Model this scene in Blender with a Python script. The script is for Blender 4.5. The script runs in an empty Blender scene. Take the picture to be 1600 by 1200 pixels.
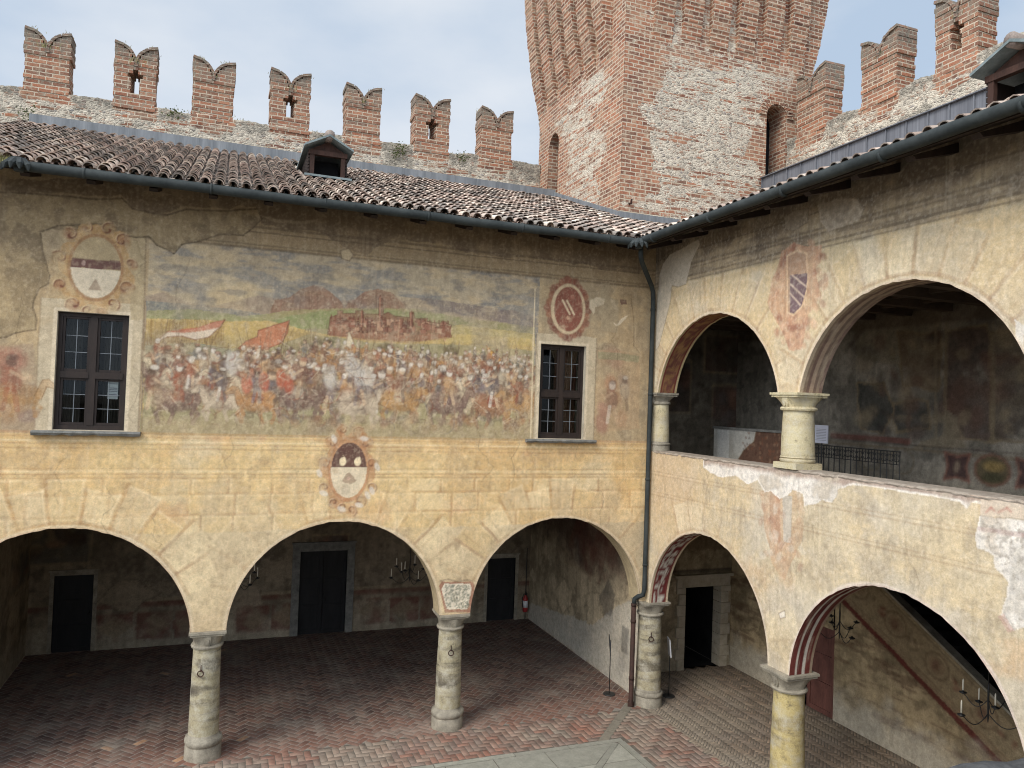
import bpy, math, random
import numpy as np
random.seed(7)
R = math.radians
SC = bpy.context.scene
COL = SC.collection

# ------------------------------------------------------------------ camera
YAW, PIT, ROL, FPX = 0.3653727, 0.0252282, 0.0355154, 1182.967
CAM = np.array([-9.52897, -15.59687, 7.0])
_f = np.array([math.sin(YAW)*math.cos(PIT), math.cos(YAW)*math.cos(PIT), math.sin(PIT)])
_r0 = np.array([math.cos(YAW), -math.sin(YAW), 0.0]); _u0 = np.cross(_r0, _f)
_r = _r0*math.cos(ROL) + _u0*math.sin(ROL); _u = -_r0*math.sin(ROL) + _u0*math.cos(ROL)
from mathutils import Matrix
cd = bpy.data.cameras.new('camera'); cam = bpy.data.objects.new('camera', cd); COL.objects.link(cam)
cd.sensor_fit = 'HORIZONTAL'; cd.sensor_width = 36.0; cd.lens = FPX/1600*36.0
cd.clip_start = 0.05; cd.clip_end = 3000
M4 = Matrix(((_r[0], _u[0], -_f[0], CAM[0]), (_r[1], _u[1], -_f[1], CAM[1]), (_r[2], _u[2], -_f[2], CAM[2]), (0, 0, 0, 1)))
cam.matrix_world = M4
SC.camera = cam

def hit(px, py, ax, val):
    """the point of a real plane (axis ax at val) that was measured in the photograph"""
    d = _f + _r*(px-800)/FPX + _u*(600-py)/FPX
    return CAM + d*((val-CAM[ax])/d[ax])
def PA(px, py): h = hit(px, py, 1, 0.0); return (h[0], h[2])
def PB(px, py): h = hit(px, py, 0, 0.0); return (h[1], h[2])

# ------------------------------------------------------------------ light
SUN = np.array([-0.63, -0.40, 0.68]); SUN = SUN/np.linalg.norm(SUN)
EL = math.asin(SUN[2]); AZ = math.atan2(SUN[0], SUN[1])
w = bpy.data.worlds.new('World'); SC.world = w; w.use_nodes = True
nt = w.node_tree; N = nt.nodes; L = nt.links; N.clear()
wo = N.new('ShaderNodeOutputWorld'); bg = N.new('ShaderNodeBackground'); bg2 = N.new('ShaderNodeBackground')
sky = N.new('ShaderNodeTexSky'); sky.sky_type = 'NISHITA'; sky.sun_disc = False
sky.sun_elevation = EL; sky.sun_rotation = AZ % (2*math.pi); sky.air_density = 1.0; sky.dust_density = 2.0
L.new(sky.outputs[0], bg.inputs[0]); bg.inputs[1].default_value = 0.1
tc = N.new('ShaderNodeTexCoord'); mp = N.new('ShaderNodeMapping'); mp.inputs['Scale'].default_value = (1.0, 1.0, 2.4)
L.new(tc.outputs['Generated'], mp.inputs[0])
n1 = N.new('ShaderNodeTexNoise'); n1.inputs['Scale'].default_value = 2.3; n1.inputs['Detail'].default_value = 7; n1.inputs['Roughness'].default_value = 0.5
L.new(mp.outputs[0], n1.inputs[0])
cr = N.new('ShaderNodeValToRGB'); L.new(n1.outputs[0], cr.inputs[0])
cr.color_ramp.elements[0].position = 0.36; cr.color_ramp.elements[0].color = (0.43, 0.53, 0.66, 1)
cr.color_ramp.elements[1].position = 0.64; cr.color_ramp.elements[1].color = (0.68, 0.72, 0.77, 1)
# bright veil of cloud around the hidden sun
vd = N.new('ShaderNodeVectorMath'); vd.operation = 'DOT_PRODUCT'; L.new(tc.outputs['Generated'], vd.inputs[0]); vd.inputs[1].default_value = tuple(SUN)
mr = N.new('ShaderNodeMapRange'); mr.interpolation_type = 'SMOOTHSTEP'
mr.inputs[1].default_value = 0.1; mr.inputs[2].default_value = 1.0; mr.inputs[3].default_value = 1.0; mr.inputs[4].default_value = 3.2
L.new(vd.outputs['Value'], mr.inputs[0]); L.new(mr.outputs[0], bg2.inputs[1]); L.new(cr.outputs[0], bg2.inputs[0])
mx = N.new('ShaderNodeMixShader'); mx.inputs[0].default_value = 0.85
L.new(bg.outputs[0], mx.inputs[1]); L.new(bg2.outputs[0], mx.inputs[2]); L.new(mx.outputs[0], wo.inputs[0])
sl = bpy.data.lights.new('sun', 'SUN'); sun = bpy.data.objects.new('sun', sl); COL.objects.link(sun)
sl.energy = 1.7; sl.angle = R(24); sl.color = (1.0, 0.94, 0.85)
from mathutils import Vector
sun.rotation_euler = Vector(tuple(SUN)).to_track_quat('Z', 'Y').to_euler()
sun.location = (-20, -20, 40)
SC.view_settings.view_transform = 'Standard'; SC.view_settings.look = 'None'
SC.view_settings.exposure = 0.32; SC.view_settings.gamma = 1.0
SC.render.engine = 'CYCLES'
SC.cycles.use_denoising = True; SC.cycles.pixel_filter_type = 'BLACKMAN_HARRIS'; SC.cycles.filter_width = 1.05
SC.cycles.max_bounces = 6; SC.cycles.diffuse_bounces = 4; SC.cycles.glossy_bounces = 3; SC.cycles.transmission_bounces = 4
SC.cycles.sample_clamp_indirect = 5.0

# ------------------------------------------------------------------ colour and noise helpers
def lin(r, g, b, k=1.0):
    c = np.array([r, g, b], float)/255.0
    c = np.where(c <= 0.04045, c/12.92, ((c+0.055)/1.055)**2.4)
    return c*k

_rng = np.random.RandomState(11)
def vnoise(h, wd, cy, cx, rng):
    ny, nx = int(h/cy)+3, int(wd/cx)+3
    lat = rng.rand(ny, nx)
    y = np.arange(h)/cy; x = np.arange(wd)/cx
    yi = y.astype(int); xi = x.astype(int)
    fy = (y-yi); fx = (x-xi); fy = fy*fy*(3-2*fy); fx = fx*fx*(3-2*fx)
    a = lat[yi][:, xi]; b = lat[yi][:, xi+1]; c = lat[yi+1][:, xi]; d = lat[yi+1][:, xi+1]
    fx = fx[None, :]; fy = fy[:, None]
    return (a*(1-fx)+b*fx)*(1-fy) + (c*(1-fx)+d*fx)*fy
def fbm(h, wd, cy, cx, octs=5, gain=0.55, seed=0):
    rng = np.random.RandomState(seed); out = np.zeros((h, wd)); amp = 1.0; tot = 0
    for o in range(octs):
        if min(cy, cx) < 1.0: break
        out += amp*vnoise(h, wd, cy, cx, rng); tot += amp
        amp *= gain; cy /= 2.0; cx /= 2.0
    return out/tot
def sstep(a, b, x):
    t = np.clip((x-a)/(b-a), 0, 1); return t*t*(3-2*t)

class Canvas:
    """pigment laid on a wall, in metres along the wall (u) and up it (z)"""
    def __init__(s, u0, u1, z0, z1, res, seed=0):
        s.u0, s.z0, s.res = u0, z0, res
        s.w = int((u1-u0)/res)+2; s.h = int((z1-z0)/res)+2
        s.U, s.Z = np.meshgrid(u0+np.arange(s.w)*res, z0+np.arange(s.h)*res)
        s.c = np.zeros((s.h, s.w, 3)); s.seed = seed
        s.nx = fbm(s.h, s.w, .5/res, .5/res, 6, .62, seed+1)-.5; s.nz = fbm(s.h, s.w, .5/res, .5/res, 6, .62, seed+2)-.5
        s.k = seed+10
    def fb(s, cz, cu, octs=5, gain=.55):
        s.k += 1; return fbm(s.h, s.w, cz/s.res, cu/s.res, octs, gain, s.k)
    def lay(s, m, col, a=1.0, sl=None):
        sl = sl or (slice(None), slice(None))
        m = (np.clip(m, 0, 1)*a)[..., None]
        s.c[sl] = s.c[sl]*(1-m) + np.asarray(col)*m
    def win(s, ua, ub, za, zb, pad=.1):
        i0 = max(0, int((za-pad-s.z0)/s.res)); i1 = min(s.h, int((zb+pad-s.z0)/s.res)+2)
        j0 = max(0, int((ua-pad-s.u0)/s.res)); j1 = min(s.w, int((ub+pad-s.u0)/s.res)+2)
        if i1 <= i0 or j1 <= j0: return None
        return (slice(i0, i1), slice(j0, j1))
    def poly_mask(s, pts, rough=.0):
        P = np.array(pts, float); sl = s.win(P[:, 0].min(), P[:, 0].max(), P[:, 1].min(), P[:, 1].max(), .1+rough)
        if sl is None: return None, None
        U = s.U[sl]+s.nx[sl]*rough*2; Z = s.Z[sl]+s.nz[sl]*rough*2
        ins = np.zeros(U.shape, bool); n = len(P)
        for i in range(n):
            x1, y1 = P[i]; x2, y2 = P[(i+1) % n]
            if y1 == y2: continue
            c = ((y1 > Z) != (y2 > Z)) & (U < (x2-x1)*(Z-y1)/(y2-y1)+x1); ins ^= c
        return ins.astype(float), sl
    def poly(s, pts, col, a=1.0, rough=.0, wear=None, edge=None, ew=.02):
        m, sl = s.poly_mask(pts, rough)
        if m is None: return
        if wear is not None: m = m*np.clip(wear[sl], 0, 1)
        s.lay(m, col, a, sl)
        if edge is not None:
            P = list(pts)+[pts[0]]; s.line(P, ew, edge, .8, rough)
    def line(s, pts, wd, col, a=1.0, rough=.0, wear=None):
        P = np.array(pts, float)
        for i in range(len(P)-1):
            (x1, y1), (x2, y2) = P[i], P[i+1]
            sl = s.win(min(x1, x2), max(x1, x2), min(y1, y2), max(y1, y2), wd+rough+.02)
            if sl is None: continue
            U = s.U[sl]+s.nx[sl]*rough*2; Z = s.Z[sl]+s.nz[sl]*rough*2
            dx, dy = x2-x1, y2-y1; q = dx*dx+dy*dy+1e-9
            t = np.clip(((U-x1)*dx+(Z-y1)*dy)/q, 0, 1)
            d = np.hypot(U-x1-t*dx, Z-y1-t*dy)
            m = 1-sstep(wd*.5-s.res*.5, wd*.5+s.res*.6, d); s.lay(m if wear is None else m*np.clip(wear[sl], 0, 1), col, a, sl)
    def ell(s, cu, cz, ru, rz, col, a=1.0, rot=0.0, rough=.0, soft=.12, ring=None, wear=None):
        q = max(ru, rz)*1.25+.05; sl = s.win(cu-q, cu+q, cz-q, cz+q, rough)
        if sl is None: return
        U = s.U[sl]+s.nx[sl]*rough*2-cu; Z = s.Z[sl]+s.nz[sl]*rough*2-cz
        ca, sa = math.cos(rot), math.sin(rot)
        d = np.hypot((U*ca+Z*sa)/ru, (-U*sa+Z*ca)/rz)
        m = (1-sstep(1-soft, 1+soft, d)) if ring is None else (1-sstep(ring*.5, ring*.5+.06, np.abs(d-1)))
        if wear is not None: m = m*np.clip(wear[sl], 0, 1)
        s.lay(m, col, a, sl)
    def band(s, za, zb, col, a=1.0, ua=-1e9, ub=1e9, soft=.01, rough=0.0, wear=None):
        Z = s.Z+s.nz*rough*2
        m = sstep(za-soft, za+soft, Z)*(1-sstep(zb-soft, zb+soft, Z))*((s.U >= ua) & (s.U <= ub))
        if wear is not None: m = m*np.clip(wear, 0, 1)
        s.lay(m, col, a)
    def mul(s, f): s.c *= f[..., None] if f.ndim == 2 else f
    def sample(s, u, z):
        x = np.clip((u-s.u0)/s.res, 0, s.w-1.001); y = np.clip((z-s.z0)/s.res, 0, s.h-1.001)
        i = y.astype(int); j = x.astype(int); fy = (y-i)[..., None]; fx = (x-j)[..., None]
        return (s.c[i, j]*(1-fx)+s.c[i, j+1]*fx)*(1-fy)+(s.c[i+1, j]*(1-fx)+s.c[i+1, j+1]*fx)*fy

# ------------------------------------------------------------------ mesh helpers
ORG = {}
def org(o):
    while o is not None:
        if o.name in ORG: return np.array(ORG[o.name])
        o = o.parent
    return np.zeros(3)

def mesh_obj(name, V, F, mat, parent=None, col=None, fcol=None, smooth=False, uv=True):
    V = np.asarray(V, float); o0 = org(parent) if parent is not None else np.zeros(3)
    me = bpy.data.meshes.new(name)
    if isinstance(F, np.ndarray):
        n = len(F); me.vertices.add(len(V)); me.vertices.foreach_set('co', (V-o0).astype(np.float32).ravel())
        k = F.shape[1]
        me.loops.add(n*k); me.loops.foreach_set('vertex_index', F.astype(np.int32).ravel())
        me.polygons.add(n); me.polygons.foreach_set('loop_start', (np.arange(n)*k).astype(np.int32))
        me.update(calc_edges=True)
    else:
        me.from_pydata([tuple(v) for v in (V-o0)], [], F); me.update()
    nl = len(me.loops); npoly = len(me.polygons)
    vi = np.empty(nl, np.int32); me.loops.foreach_get('vertex_index', vi)
    if uv and npoly:
        nr = np.empty(npoly*3, np.float32); me.polygons.foreach_get('normal', nr); nr = np.abs(nr.reshape(-1, 3))
        lt = np.empty(npoly, np.int32); me.polygons.foreach_get('loop_total', lt)
        nr = np.repeat(nr, lt, axis=0); P = V[vi]
        ax = np.argmax(nr*np.array([1.0, 1.0, 1.0]), axis=1)
        UV = np.where((ax == 0)[:, None], P[:, [1, 2]], np.where((ax == 1)[:, None], P[:, [0, 2]], P[:, [0, 1]]))
        l = me.uv_layers.new(name='UVMap'); l.data.foreach_set('uv', UV.astype(np.float32).ravel())
    if col is not None:
        a = me.color_attributes.new('Col', 'FLOAT_COLOR', 'POINT')
        a.data.foreach_set('color', np.c_[np.clip(col, 0, 1), np.ones(len(V))].astype(np.float32).ravel())
    if fcol is not None:
        a = me.color_attributes.new('Col', 'FLOAT_COLOR', 'CORNER')
        lt = np.empty(npoly, np.int32); me.polygons.foreach_get('loop_total', lt)
        fc = np.repeat(np.asarray(fcol, float), lt, axis=0)
        a.data.foreach_set('color', np.c_[np.clip(fc, 0, 1), np.ones(nl)].astype(np.float32).ravel())
    if mat is not None: me.materials.append(mat)
    if smooth: me.polygons.foreach_set('use_smooth', np.ones(npoly, bool))
    ob = bpy.data.objects.new(name, me); COL.objects.link(ob)
    if parent is not None: ob.parent = parent
    return ob

class MB:
    def __init__(s): s.v = []; s.f = []; s.c = []
    def add(s, V, F, col=None):
        b = len(s.v); s.v += [tuple(map(float, p)) for p in V]
        for f in F: s.f.append(tuple(b+i for i in f)); s.c.append((.5, .5, .5) if col is None else tuple(col))
        return s
    def box(s, x0, x1, y0, y1, z0, z1, col=None):
        V = [(x0, y0, z0), (x1, y0, z0), (x1, y1, z0), (x0, y1, z0), (x0, y0, z1), (x1, y0, z1), (x1, y1, z1), (x0, y1, z1)]
        return s.add(V, [(0, 3, 2, 1), (4, 5, 6, 7), (0, 1, 5, 4), (1, 2, 6, 5), (2, 3, 7, 6), (3, 0, 4, 7)], col)
    def hexa(s, P, col=None):
        return s.add(P, [(0, 3, 2, 1), (4, 5, 6, 7), (0, 1, 5, 4), (1, 2, 6, 5), (2, 3, 7, 6), (3, 0, 4, 7)], col)
    def bar(s, p, q, a, b=None, col=None, up=(0, 0, 1)):
        p = np.array(p, float); q = np.array(q, float); d = q-p; d /= np.linalg.norm(d)+1e-9; up = np.array(up, float)
        if abs(d@up) > .95: up = np.array([1., 0, 0])
        x = np.cross(d, up); x /= np.linalg.norm(x); y = np.cross(x, d); b = b or a
        P = []
        for c in (p, q):
            for sx, sy in ((-1, -1), (1, -1), (1, 1), (-1, 1)): P.append(c+x*sx*a/2+y*sy*b/2)
        return s.hexa(P, col)
    def prism(s, poly, a, b, mp, col=None):
        """poly of (p,q) extruded between a and b; mp(p,q,t)->xyz"""
        n = len(poly); V = [mp(p, q, a) for p, q in poly]+[mp(p, q, b) for p, q in poly]
        F = [tuple(range(n)), tuple(range(2*n-1, n-1, -1))]+[(i, i+n, (i+1) % n+n, (i+1) % n) for i in range(n)]
        return s.add(V, F, col)
    def tube(s, pts, r, n=8, col=None, caps=True):
        P = [np.array(p, float) for p in pts]; rr = r if hasattr(r, '__len__') else [r]*len(P); V = []; prev = None
        for i, p in enumerate(P):
            d = (P[min(i+1, len(P)-1)]-P[max(i-1, 0)]); d /= np.linalg.norm(d)+1e-9
            if prev is None:
                up = np.array([0, 0, 1.]) if abs(d[2]) < .9 else np.array([1., 0, 0])
                x = np.cross(d, up)
            else: x = prev-d*(prev@d)
            x /= np.linalg.norm(x)+1e-9; y = np.cross(d, x); prev = x
            for k in range(n):
                a = 2*math.pi*k/n; V.append(p+rr[i]*(x*math.cos(a)+y*math.sin(a)))
        F = []
        for i in range(len(P)-1):
            for k in range(n): F.append((i*n+k, i*n+(k+1) % n, (i+1)*n+(k+1) % n, (i+1)*n+k))
        if caps: F += [tuple(range(n-1, -1, -1)), tuple(range((len(P)-1)*n, len(P)*n))]
        return s.add(V, F, col)
    def lathe(s, prof, cx, cy, z0=0.0, n=24, col=None, wob=0.0, rng=random):
        V = []; ph = [rng.random()*6 for _ in range(4)]
        for r, z in prof:
            for k in range(n):
                a = 2*math.pi*k/n; q = r*(1+wob*(math.sin(2*a+ph[0]+z*3)+math.sin(3*a+ph[1]-z*5)*.6+math.sin(5*a+ph[2]+z*11)*.4))
                V.append((cx+q*math.cos(a), cy+q*math.sin(a), z0+z))
        m = len(prof); F = []
        for i in range(m-1):
            for k in range(n): F.append((i*n+k, i*n+(k+1) % n, (i+1)*n+(k+1) % n, (i+1)*n+k))
        F += [tuple(range(n-1, -1, -1)), tuple(range((m-1)*n, m*n))]
        return s.add(V, F, col)
    def build(s, name, mat, parent=None, smooth=False, usecol=False):
        return mesh_obj(name, np.array(s.v), s.f, mat, parent, fcol=(s.c if usecol else None), smooth=smooth)

def thing(name, label, cat, loc, group=None):
    o = bpy.data.objects.new(name, None); COL.objects.link(o); o.location = loc; o.empty_display_size = .3
    ORG[o.name] = tuple(loc); o['label'] = label; o['category'] = cat
    if group: o['group'] = group
    return o
def tag(o, label=None, cat=None, group=None, kind=None):
    if label: o['label'] = label
    if cat: o['category'] = cat
    if group: o['group'] = group
    if kind: o['kind'] = kind
    return o
def auto_smooth(o, ang=40):
    me = o.data; me.polygons.foreach_set('use_smooth', np.ones(len(me.polygons), bool))
    try: me.set_sharp_from_angle(angle=R(ang))
    except Exception: pass
    return o

# ------------------------------------------------------------------ materials
class NG:
    def __init__(s, name, rough=.9, spec=.25):
        s.m = bpy.data.materials.new(name); s.m.use_nodes = True; s.t = s.m.node_tree; s.t.nodes.clear()
        s.o = s.n('ShaderNodeOutputMaterial'); s.b = s.n('ShaderNodeBsdfPrincipled'); s.l(s.b.outputs[0], s.o.inputs[0])
        s.b.inputs['Roughness'].default_value = rough; s.b.inputs['Specular IOR Level'].default_value = spec
    def n(s, t, **k):
        x = s.t.nodes.new(t)
        for a, b in k.items(): setattr(x, a, b)
        return x
    def l(s, a, b): s.t.links.new(a, b)
    def obj(s):
        if not hasattr(s, '_tc'): s._tc = s.n('ShaderNodeTexCoord')
        return s._tc.outputs['Object']
    def uv(s):
        if not hasattr(s, '_tc'): s._tc = s.n('ShaderNodeTexCoord')
        return s._tc.outputs['UV']
    def map(s, src, sc=(1, 1, 1), loc=(0, 0, 0)):
        m = s.n('ShaderNodeMapping'); m.inputs['Scale'].default_value = sc; m.inputs['Location'].default_value = loc; s.l(src, m.inputs[0]); return m.outputs[0]
    def noise(s, src, scale, det=6, rough=.55, dist=0):
        x = s.n('ShaderNodeTexNoise'); x.inputs['Scale'].default_value = scale; x.inputs['Detail'].default_value = det
        x.inputs['Roughness'].default_value = rough; x.inputs['Distortion'].default_value = dist; s.l(src, x.inputs['Vector']); return x.outputs[0]
    def ramp(s, src, stops):
        r = s.n('ShaderNodeValToRGB'); e = r.color_ramp.elements
        while len(e) < len(stops): e.new(.5)
        for i, (p, c) in enumerate(stops):
            e[i].position = p; e[i].color = (tuple(c)+(1,)) if hasattr(c, '__len__') else (c, c, c, 1)
        s.l(src, r.inputs[0]); return r.outputs[0]
    def mix(s, fac, a, b, mode='MIX'):
        m = s.n('ShaderNodeMix'); m.data_type = 'RGBA'; m.blend_type = mode; m.clamp_factor = True
        for sock, v in ((m.inputs[0], fac), (m.inputs[6], a), (m.inputs[7], b)):
            if hasattr(v, 'is_linked') or hasattr(v, 'links'): s.l(v, sock)
            elif hasattr(v, '__len__'): sock.default_value = (tuple(v)+(1,))[:4]
            else: sock.default_value = v
        return m.outputs[2]
    def math(s, op, a, b=0.0):
        m = s.n('ShaderNodeMath'); m.operation = op
        for i, v in ((0, a), (1, b)):
            if hasattr(v, 'links'): s.l(v, m.inputs[i])
            else: m.inputs[i].default_value = v
        return m.outputs[0]
    def attr(s, name='Col'):
        a = s.n('ShaderNodeVertexColor'); a.layer_name = name; return a.outputs[0]
    def sep(s, src):
        x = s.n('ShaderNodeSeparateColor'); s.l(src, x.inputs[0]); return x.outputs
    def bump(s, h, strength=.3, dist=.02, nrm=None):
        b = s.n('ShaderNodeBump'); b.inputs['Strength'].default_value = strength; b.inputs['Distance'].default_value = dist
        s.l(h, b.inputs['Height'])
        if nrm is not None: s.l(nrm, b.inputs['Normal'])
        s.l(b.outputs[0], s.b.inputs['Normal']); return b.outputs[0]
    def color(s, c):
        if hasattr(c, 'links'): s.l(c, s.b.inputs['Base Color'])
        else: s.b.inputs['Base Color'].default_value = tuple(c)+(1,)
        return s.m

def m_paint(name, grain=1.0):
    g = NG(name, .92, .15); o = g.obj(); c = g.attr()
    a = g.noise(o, 9, 6, .65); b = g.noise(o, 38, 6, .75); d = g.noise(o, 2.1, 5, .6)
    f = g.math('MULTIPLY_ADD', a, .75*grain); g.t.nodes[-1].inputs[2].default_value = 1-.375*grain
    f2 = g.math('MULTIPLY_ADD', b, .85*grain); g.t.nodes[-1].inputs[2].default_value = 1-.425*grain
    f3 = g.math('MULTIPLY_ADD', d, .3*grain); g.t.nodes[-1].inputs[2].default_value = 1-.15*grain
    k = g.math('MULTIPLY', g.math('MULTIPLY', f, f2), f3)
    cm = g.n('ShaderNodeCombineColor'); [g.l(k, cm.inputs[i]) for i in range(3)]
    g.color(g.mix(1.0, c, cm.outputs[0], 'MULTIPLY'))
    h = g.math('ADD', g.math('MULTIPLY', a, .6), g.math('MULTIPLY', b, .4)); g.bump(h, .5, .03)
    return g.m
def m_plain(name, c1, c2, scale=4, rough=.85, spec=.25, bump=.25, stretch=(1, 1, 1), metal=0.0, dist=.01):
    g = NG(name, rough, spec); o = g.map(g.obj(), stretch); n = g.noise(o, scale, 7, .62); n2 = g.noise(o, scale*7, 4, .6)
    f = g.math('ADD', g.math('MULTIPLY', n, .7), g.math('MULTIPLY', n2, .3))
    g.color(g.ramp(f, [(.32, c1), (.68, c2)])); g.b.inputs['Metallic'].default_value = metal
    if bump: g.bump(f, bump, dist)
    return g.m
def m_masonry(name):
    """old brick, with pebble rubble (mask R), dark lichen (mask G) and pale lime skin (mask B) from the Col attribute"""
    g = NG(name, .93, .12); uv = g.uv(); o = g.obj()
    wob = g.n('ShaderNodeTexNoise'); wob.inputs['Scale'].default_value = 3.0; wob.inputs['Detail'].default_value = 3; g.l(uv, wob.inputs['Vector'])
    va = g.n('ShaderNodeVectorMath', operation='MULTIPLY_ADD'); g.l(wob.outputs['Color'], va.inputs[0]); va.inputs[1].default_value = (.05, .03, 0); g.l(uv, va.inputs[2])
    br = g.n('ShaderNodeTexBrick'); g.l(va.outputs[0], br.inputs['Vector'])
    br.inputs['Scale'].default_value = 1.0; br.inputs['Brick Width'].default_value = .34; br.inputs['Row Height'].default_value = .115
    br.inputs['Mortar Size'].default_value = .017; br.inputs['Mortar Smooth'].default_value = .25; br.inputs['Bias'].default_value = 0.0
    br.inputs['Color1'].default_value = (.385, .155, .088, 1); br.inputs['Color2'].default_value = (.15, .068, .05, 1); br.inputs['Mortar'].default_value = (.53, .45, .345, 1)
    n1 = g.noise(o, 1.3, 7, .65); n2 = g.noise(o, 7, 6, .65); n3 = g.noise(o, 38, 4, .65)
    c = br.outputs['Color']
    c = g.mix(g.ramp(n1, [(.40, 0), (.66, .65)]), c, g.mix(.5, c, (.46, .33, .22)))
    c = g.mix(g.ramp(n2, [(.49, 0), (.68, .7)]), c, (.48, .38, .27))
    c = g.mix(g.ramp(n2, [(.28, .75), (.42, 0)]), c, (.15, .095, .075))
    # rubble
    ms = g.sep(g.attr())
    vo = g.n('ShaderNodeTexVoronoi'); vo.inputs['Scale'].default_value = 12; vo.inputs['Randomness'].default_value = 1.0
    g.l(g.map(va.outputs[0], (.8, 1.5, 1)), vo.inputs['Vector'])
    vd = g.n('ShaderNodeTexVoronoi'); vd.feature = 'DISTANCE_TO_EDGE'; vd.inputs['Scale'].default_value = 12
    g.l(g.map(va.outputs[0], (.8, 1.5, 1)), vd.inputs['Vector'])
    vs = g.sep(vo.outputs['Color'])
    stone = g.ramp(vs[0], [(.0, (.20, .175, .15)), (.35, (.38, .335, .27)), (.6, (.52, .46, .37)), (.82, (.42, .25, .17)), (1.0, (.26, .245, .23))])
    limy = g.mix(g.ramp(n3, [(.3, 0), (.7, 1)]), (.50, .43, .335), (.74, .66, .53))
    show = g.math('MULTIPLY', g.ramp(vd.outputs['Distance'], [(.045, 0), (.085, 1)]), g.ramp(g.math('ADD', g.math('MULTIPLY', vs[1], .55), g.math('MULTIPLY', n2, .5)), [(.47, 0), (.55, 1)]))
    rub = g.mix(show, limy, stone)
    rub = g.mix(g.ramp(n1, [(.42, 0), (.62, .55)]), rub, g.mix(.6, rub, (.30, .265, .22)))
    row = g.noise(g.map(uv, (.9, 7.5, 1)), 1.0, 5, .6); mr = g.math('ADD', g.math('ADD', ms[0], g.math('MULTIPLY', g.math('SUBTRACT', n2, .5), .8)), g.math('MULTIPLY', g.math('SUBTRACT', row, .5), 2.1)); fr = g.ramp(mr, [(.42, 0), (.56, 1)])
    c = g.mix(fr, c, rub)
    ml = g.math('ADD', ms[2], g.math('MULTIPLY', g.math('SUBTRACT', n2, .5), 1.0)); c = g.mix(g.ramp(ml, [(.45, 0), (.8, .8)]), c, limy)
    md = g.math('ADD', ms[1], g.math('MULTIPLY', g.math('SUBTRACT', n2, .5), 1.1)); c = g.mix(g.ramp(md, [(.4, 0), (.85, .85)]), c, g.mix(n3, (.085, .08, .065), (.23, .21, .175)))
    k = g.math('MULTIPLY_ADD', n3, .7); g.t.nodes[-1].inputs[2].default_value = .65
    cm = g.n('ShaderNodeCombineColor'); [g.l(k, cm.inputs[i]) for i in range(3)]
    g.color(g.mix(1.0, c, cm.outputs[0], 'MULTIPLY'))
    hb = g.math('SUBTRACT', 1.0, br.outputs['Fac']); hr = g.ramp(vd.outputs['Distance'], [(0, 0), (.25, 1)])
    h = g.mix(fr, hb, hr); h = g.math('ADD', g.math('MULTIPLY', h, .7), g.math('MULTIPLY', n3, .5)); g.bump(h, .7, .03)
    return g.m
def m_attr(name, rough=.9, spec=.2, scale=14, amt=.8, bump=.4, metal=0, dist=.012, dust=False):
    g = NG(name, rough, spec); o = g.obj(); n = g.noise(o, scale, 6, .65); n2 = g.noise(o, scale*5, 3, .6)
    k = g.math('MULTIPLY_ADD', n, amt); g.t.nodes[-1].inputs[2].default_value = 1-amt*.5
    k2 = g.math('MULTIPLY_ADD', n2, amt*.6); g.t.nodes[-1].inputs[2].default_value = 1-amt*.3
    k = g.math('MULTIPLY', k, k2)
    cm = g.n('ShaderNodeCombineColor'); [g.l(k, cm.inputs[i]) for i in range(3)]
    base = g.mix(1.0, g.attr(), cm.outputs[0], 'MULTIPLY')
    if dust:
        n3 = g.noise(o, 1.3, 7, .65); n4 = g.noise(o, 3.3, 6, .7)
        base = g.mix(g.ramp(n3, [(.48, 0), (.68, .6)]), base, (.235, .195, .155)); base = g.mix(g.ramp(n4, [(.30, .65), (.45, 0)]), base, (.055, .042, .034))
    g.color(base); g.b.inputs['Metallic'].default_value = metal
    if bump: g.bump(g.math('ADD', n, n2), bump, dist)
    return g.m
def m_column(name, a, b, d):
    """stone drums: beds of paler and darker stone, stains and pitting"""
    g = NG(name, .88, .2); o = g.obj(); bz = g.map(o, (.35, .35, 2.0)); n = g.noise(bz, 1.7, 5, .6, .4); p = g.noise(o, 5, 7, .7); q = g.noise(o, 40, 4, .65)
    c = g.ramp(n, [(.30, d), (.42, b), (.50, a), (.57, a), (.66, b), (.74, d)])
    c = g.mix(g.ramp(p, [(.46, 0), (.64, .6)]), c, (.50, .46, .37))
    c = g.mix(g.ramp(p, [(.30, .7), (.44, 0)]), c, (.12, .10, .075))
    k = g.math('MULTIPLY_ADD', q, .6); g.t.nodes[-1].inputs[2].default_value = .7
    cm = g.n('ShaderNodeCombineColor'); [g.l(k, cm.inputs[i]) for i in range(3)]
    g.color(g.mix(1.0, c, cm.outputs[0], 'MULTIPLY'))
    g.bump(g.math('ADD', g.math('ADD', p, g.math('MULTIPLY', q, .5)), n), .5, .03); return g.m
def m_glass():
    g = NG('window_glass', .04, .5); t = g.n('ShaderNodeBsdfTransparent'); t.inputs[0].default_value = (.78, .80, .79, 1)
    gl = g.n('ShaderNodeBsdfGlossy'); gl.inputs['Roughness'].default_value = .03; fr = g.n('ShaderNodeFresnel'); fr.inputs[0].default_value = 1.28
    m = g.n('ShaderNodeMixShader'); g.l(fr.outputs[0], m.inputs[0]); g.l(t.outputs[0], m.inputs[1]); g.l(gl.outputs[0], m.inputs[2]); g.l(m.outputs[0], g.o.inputs[0]); return g.m

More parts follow.
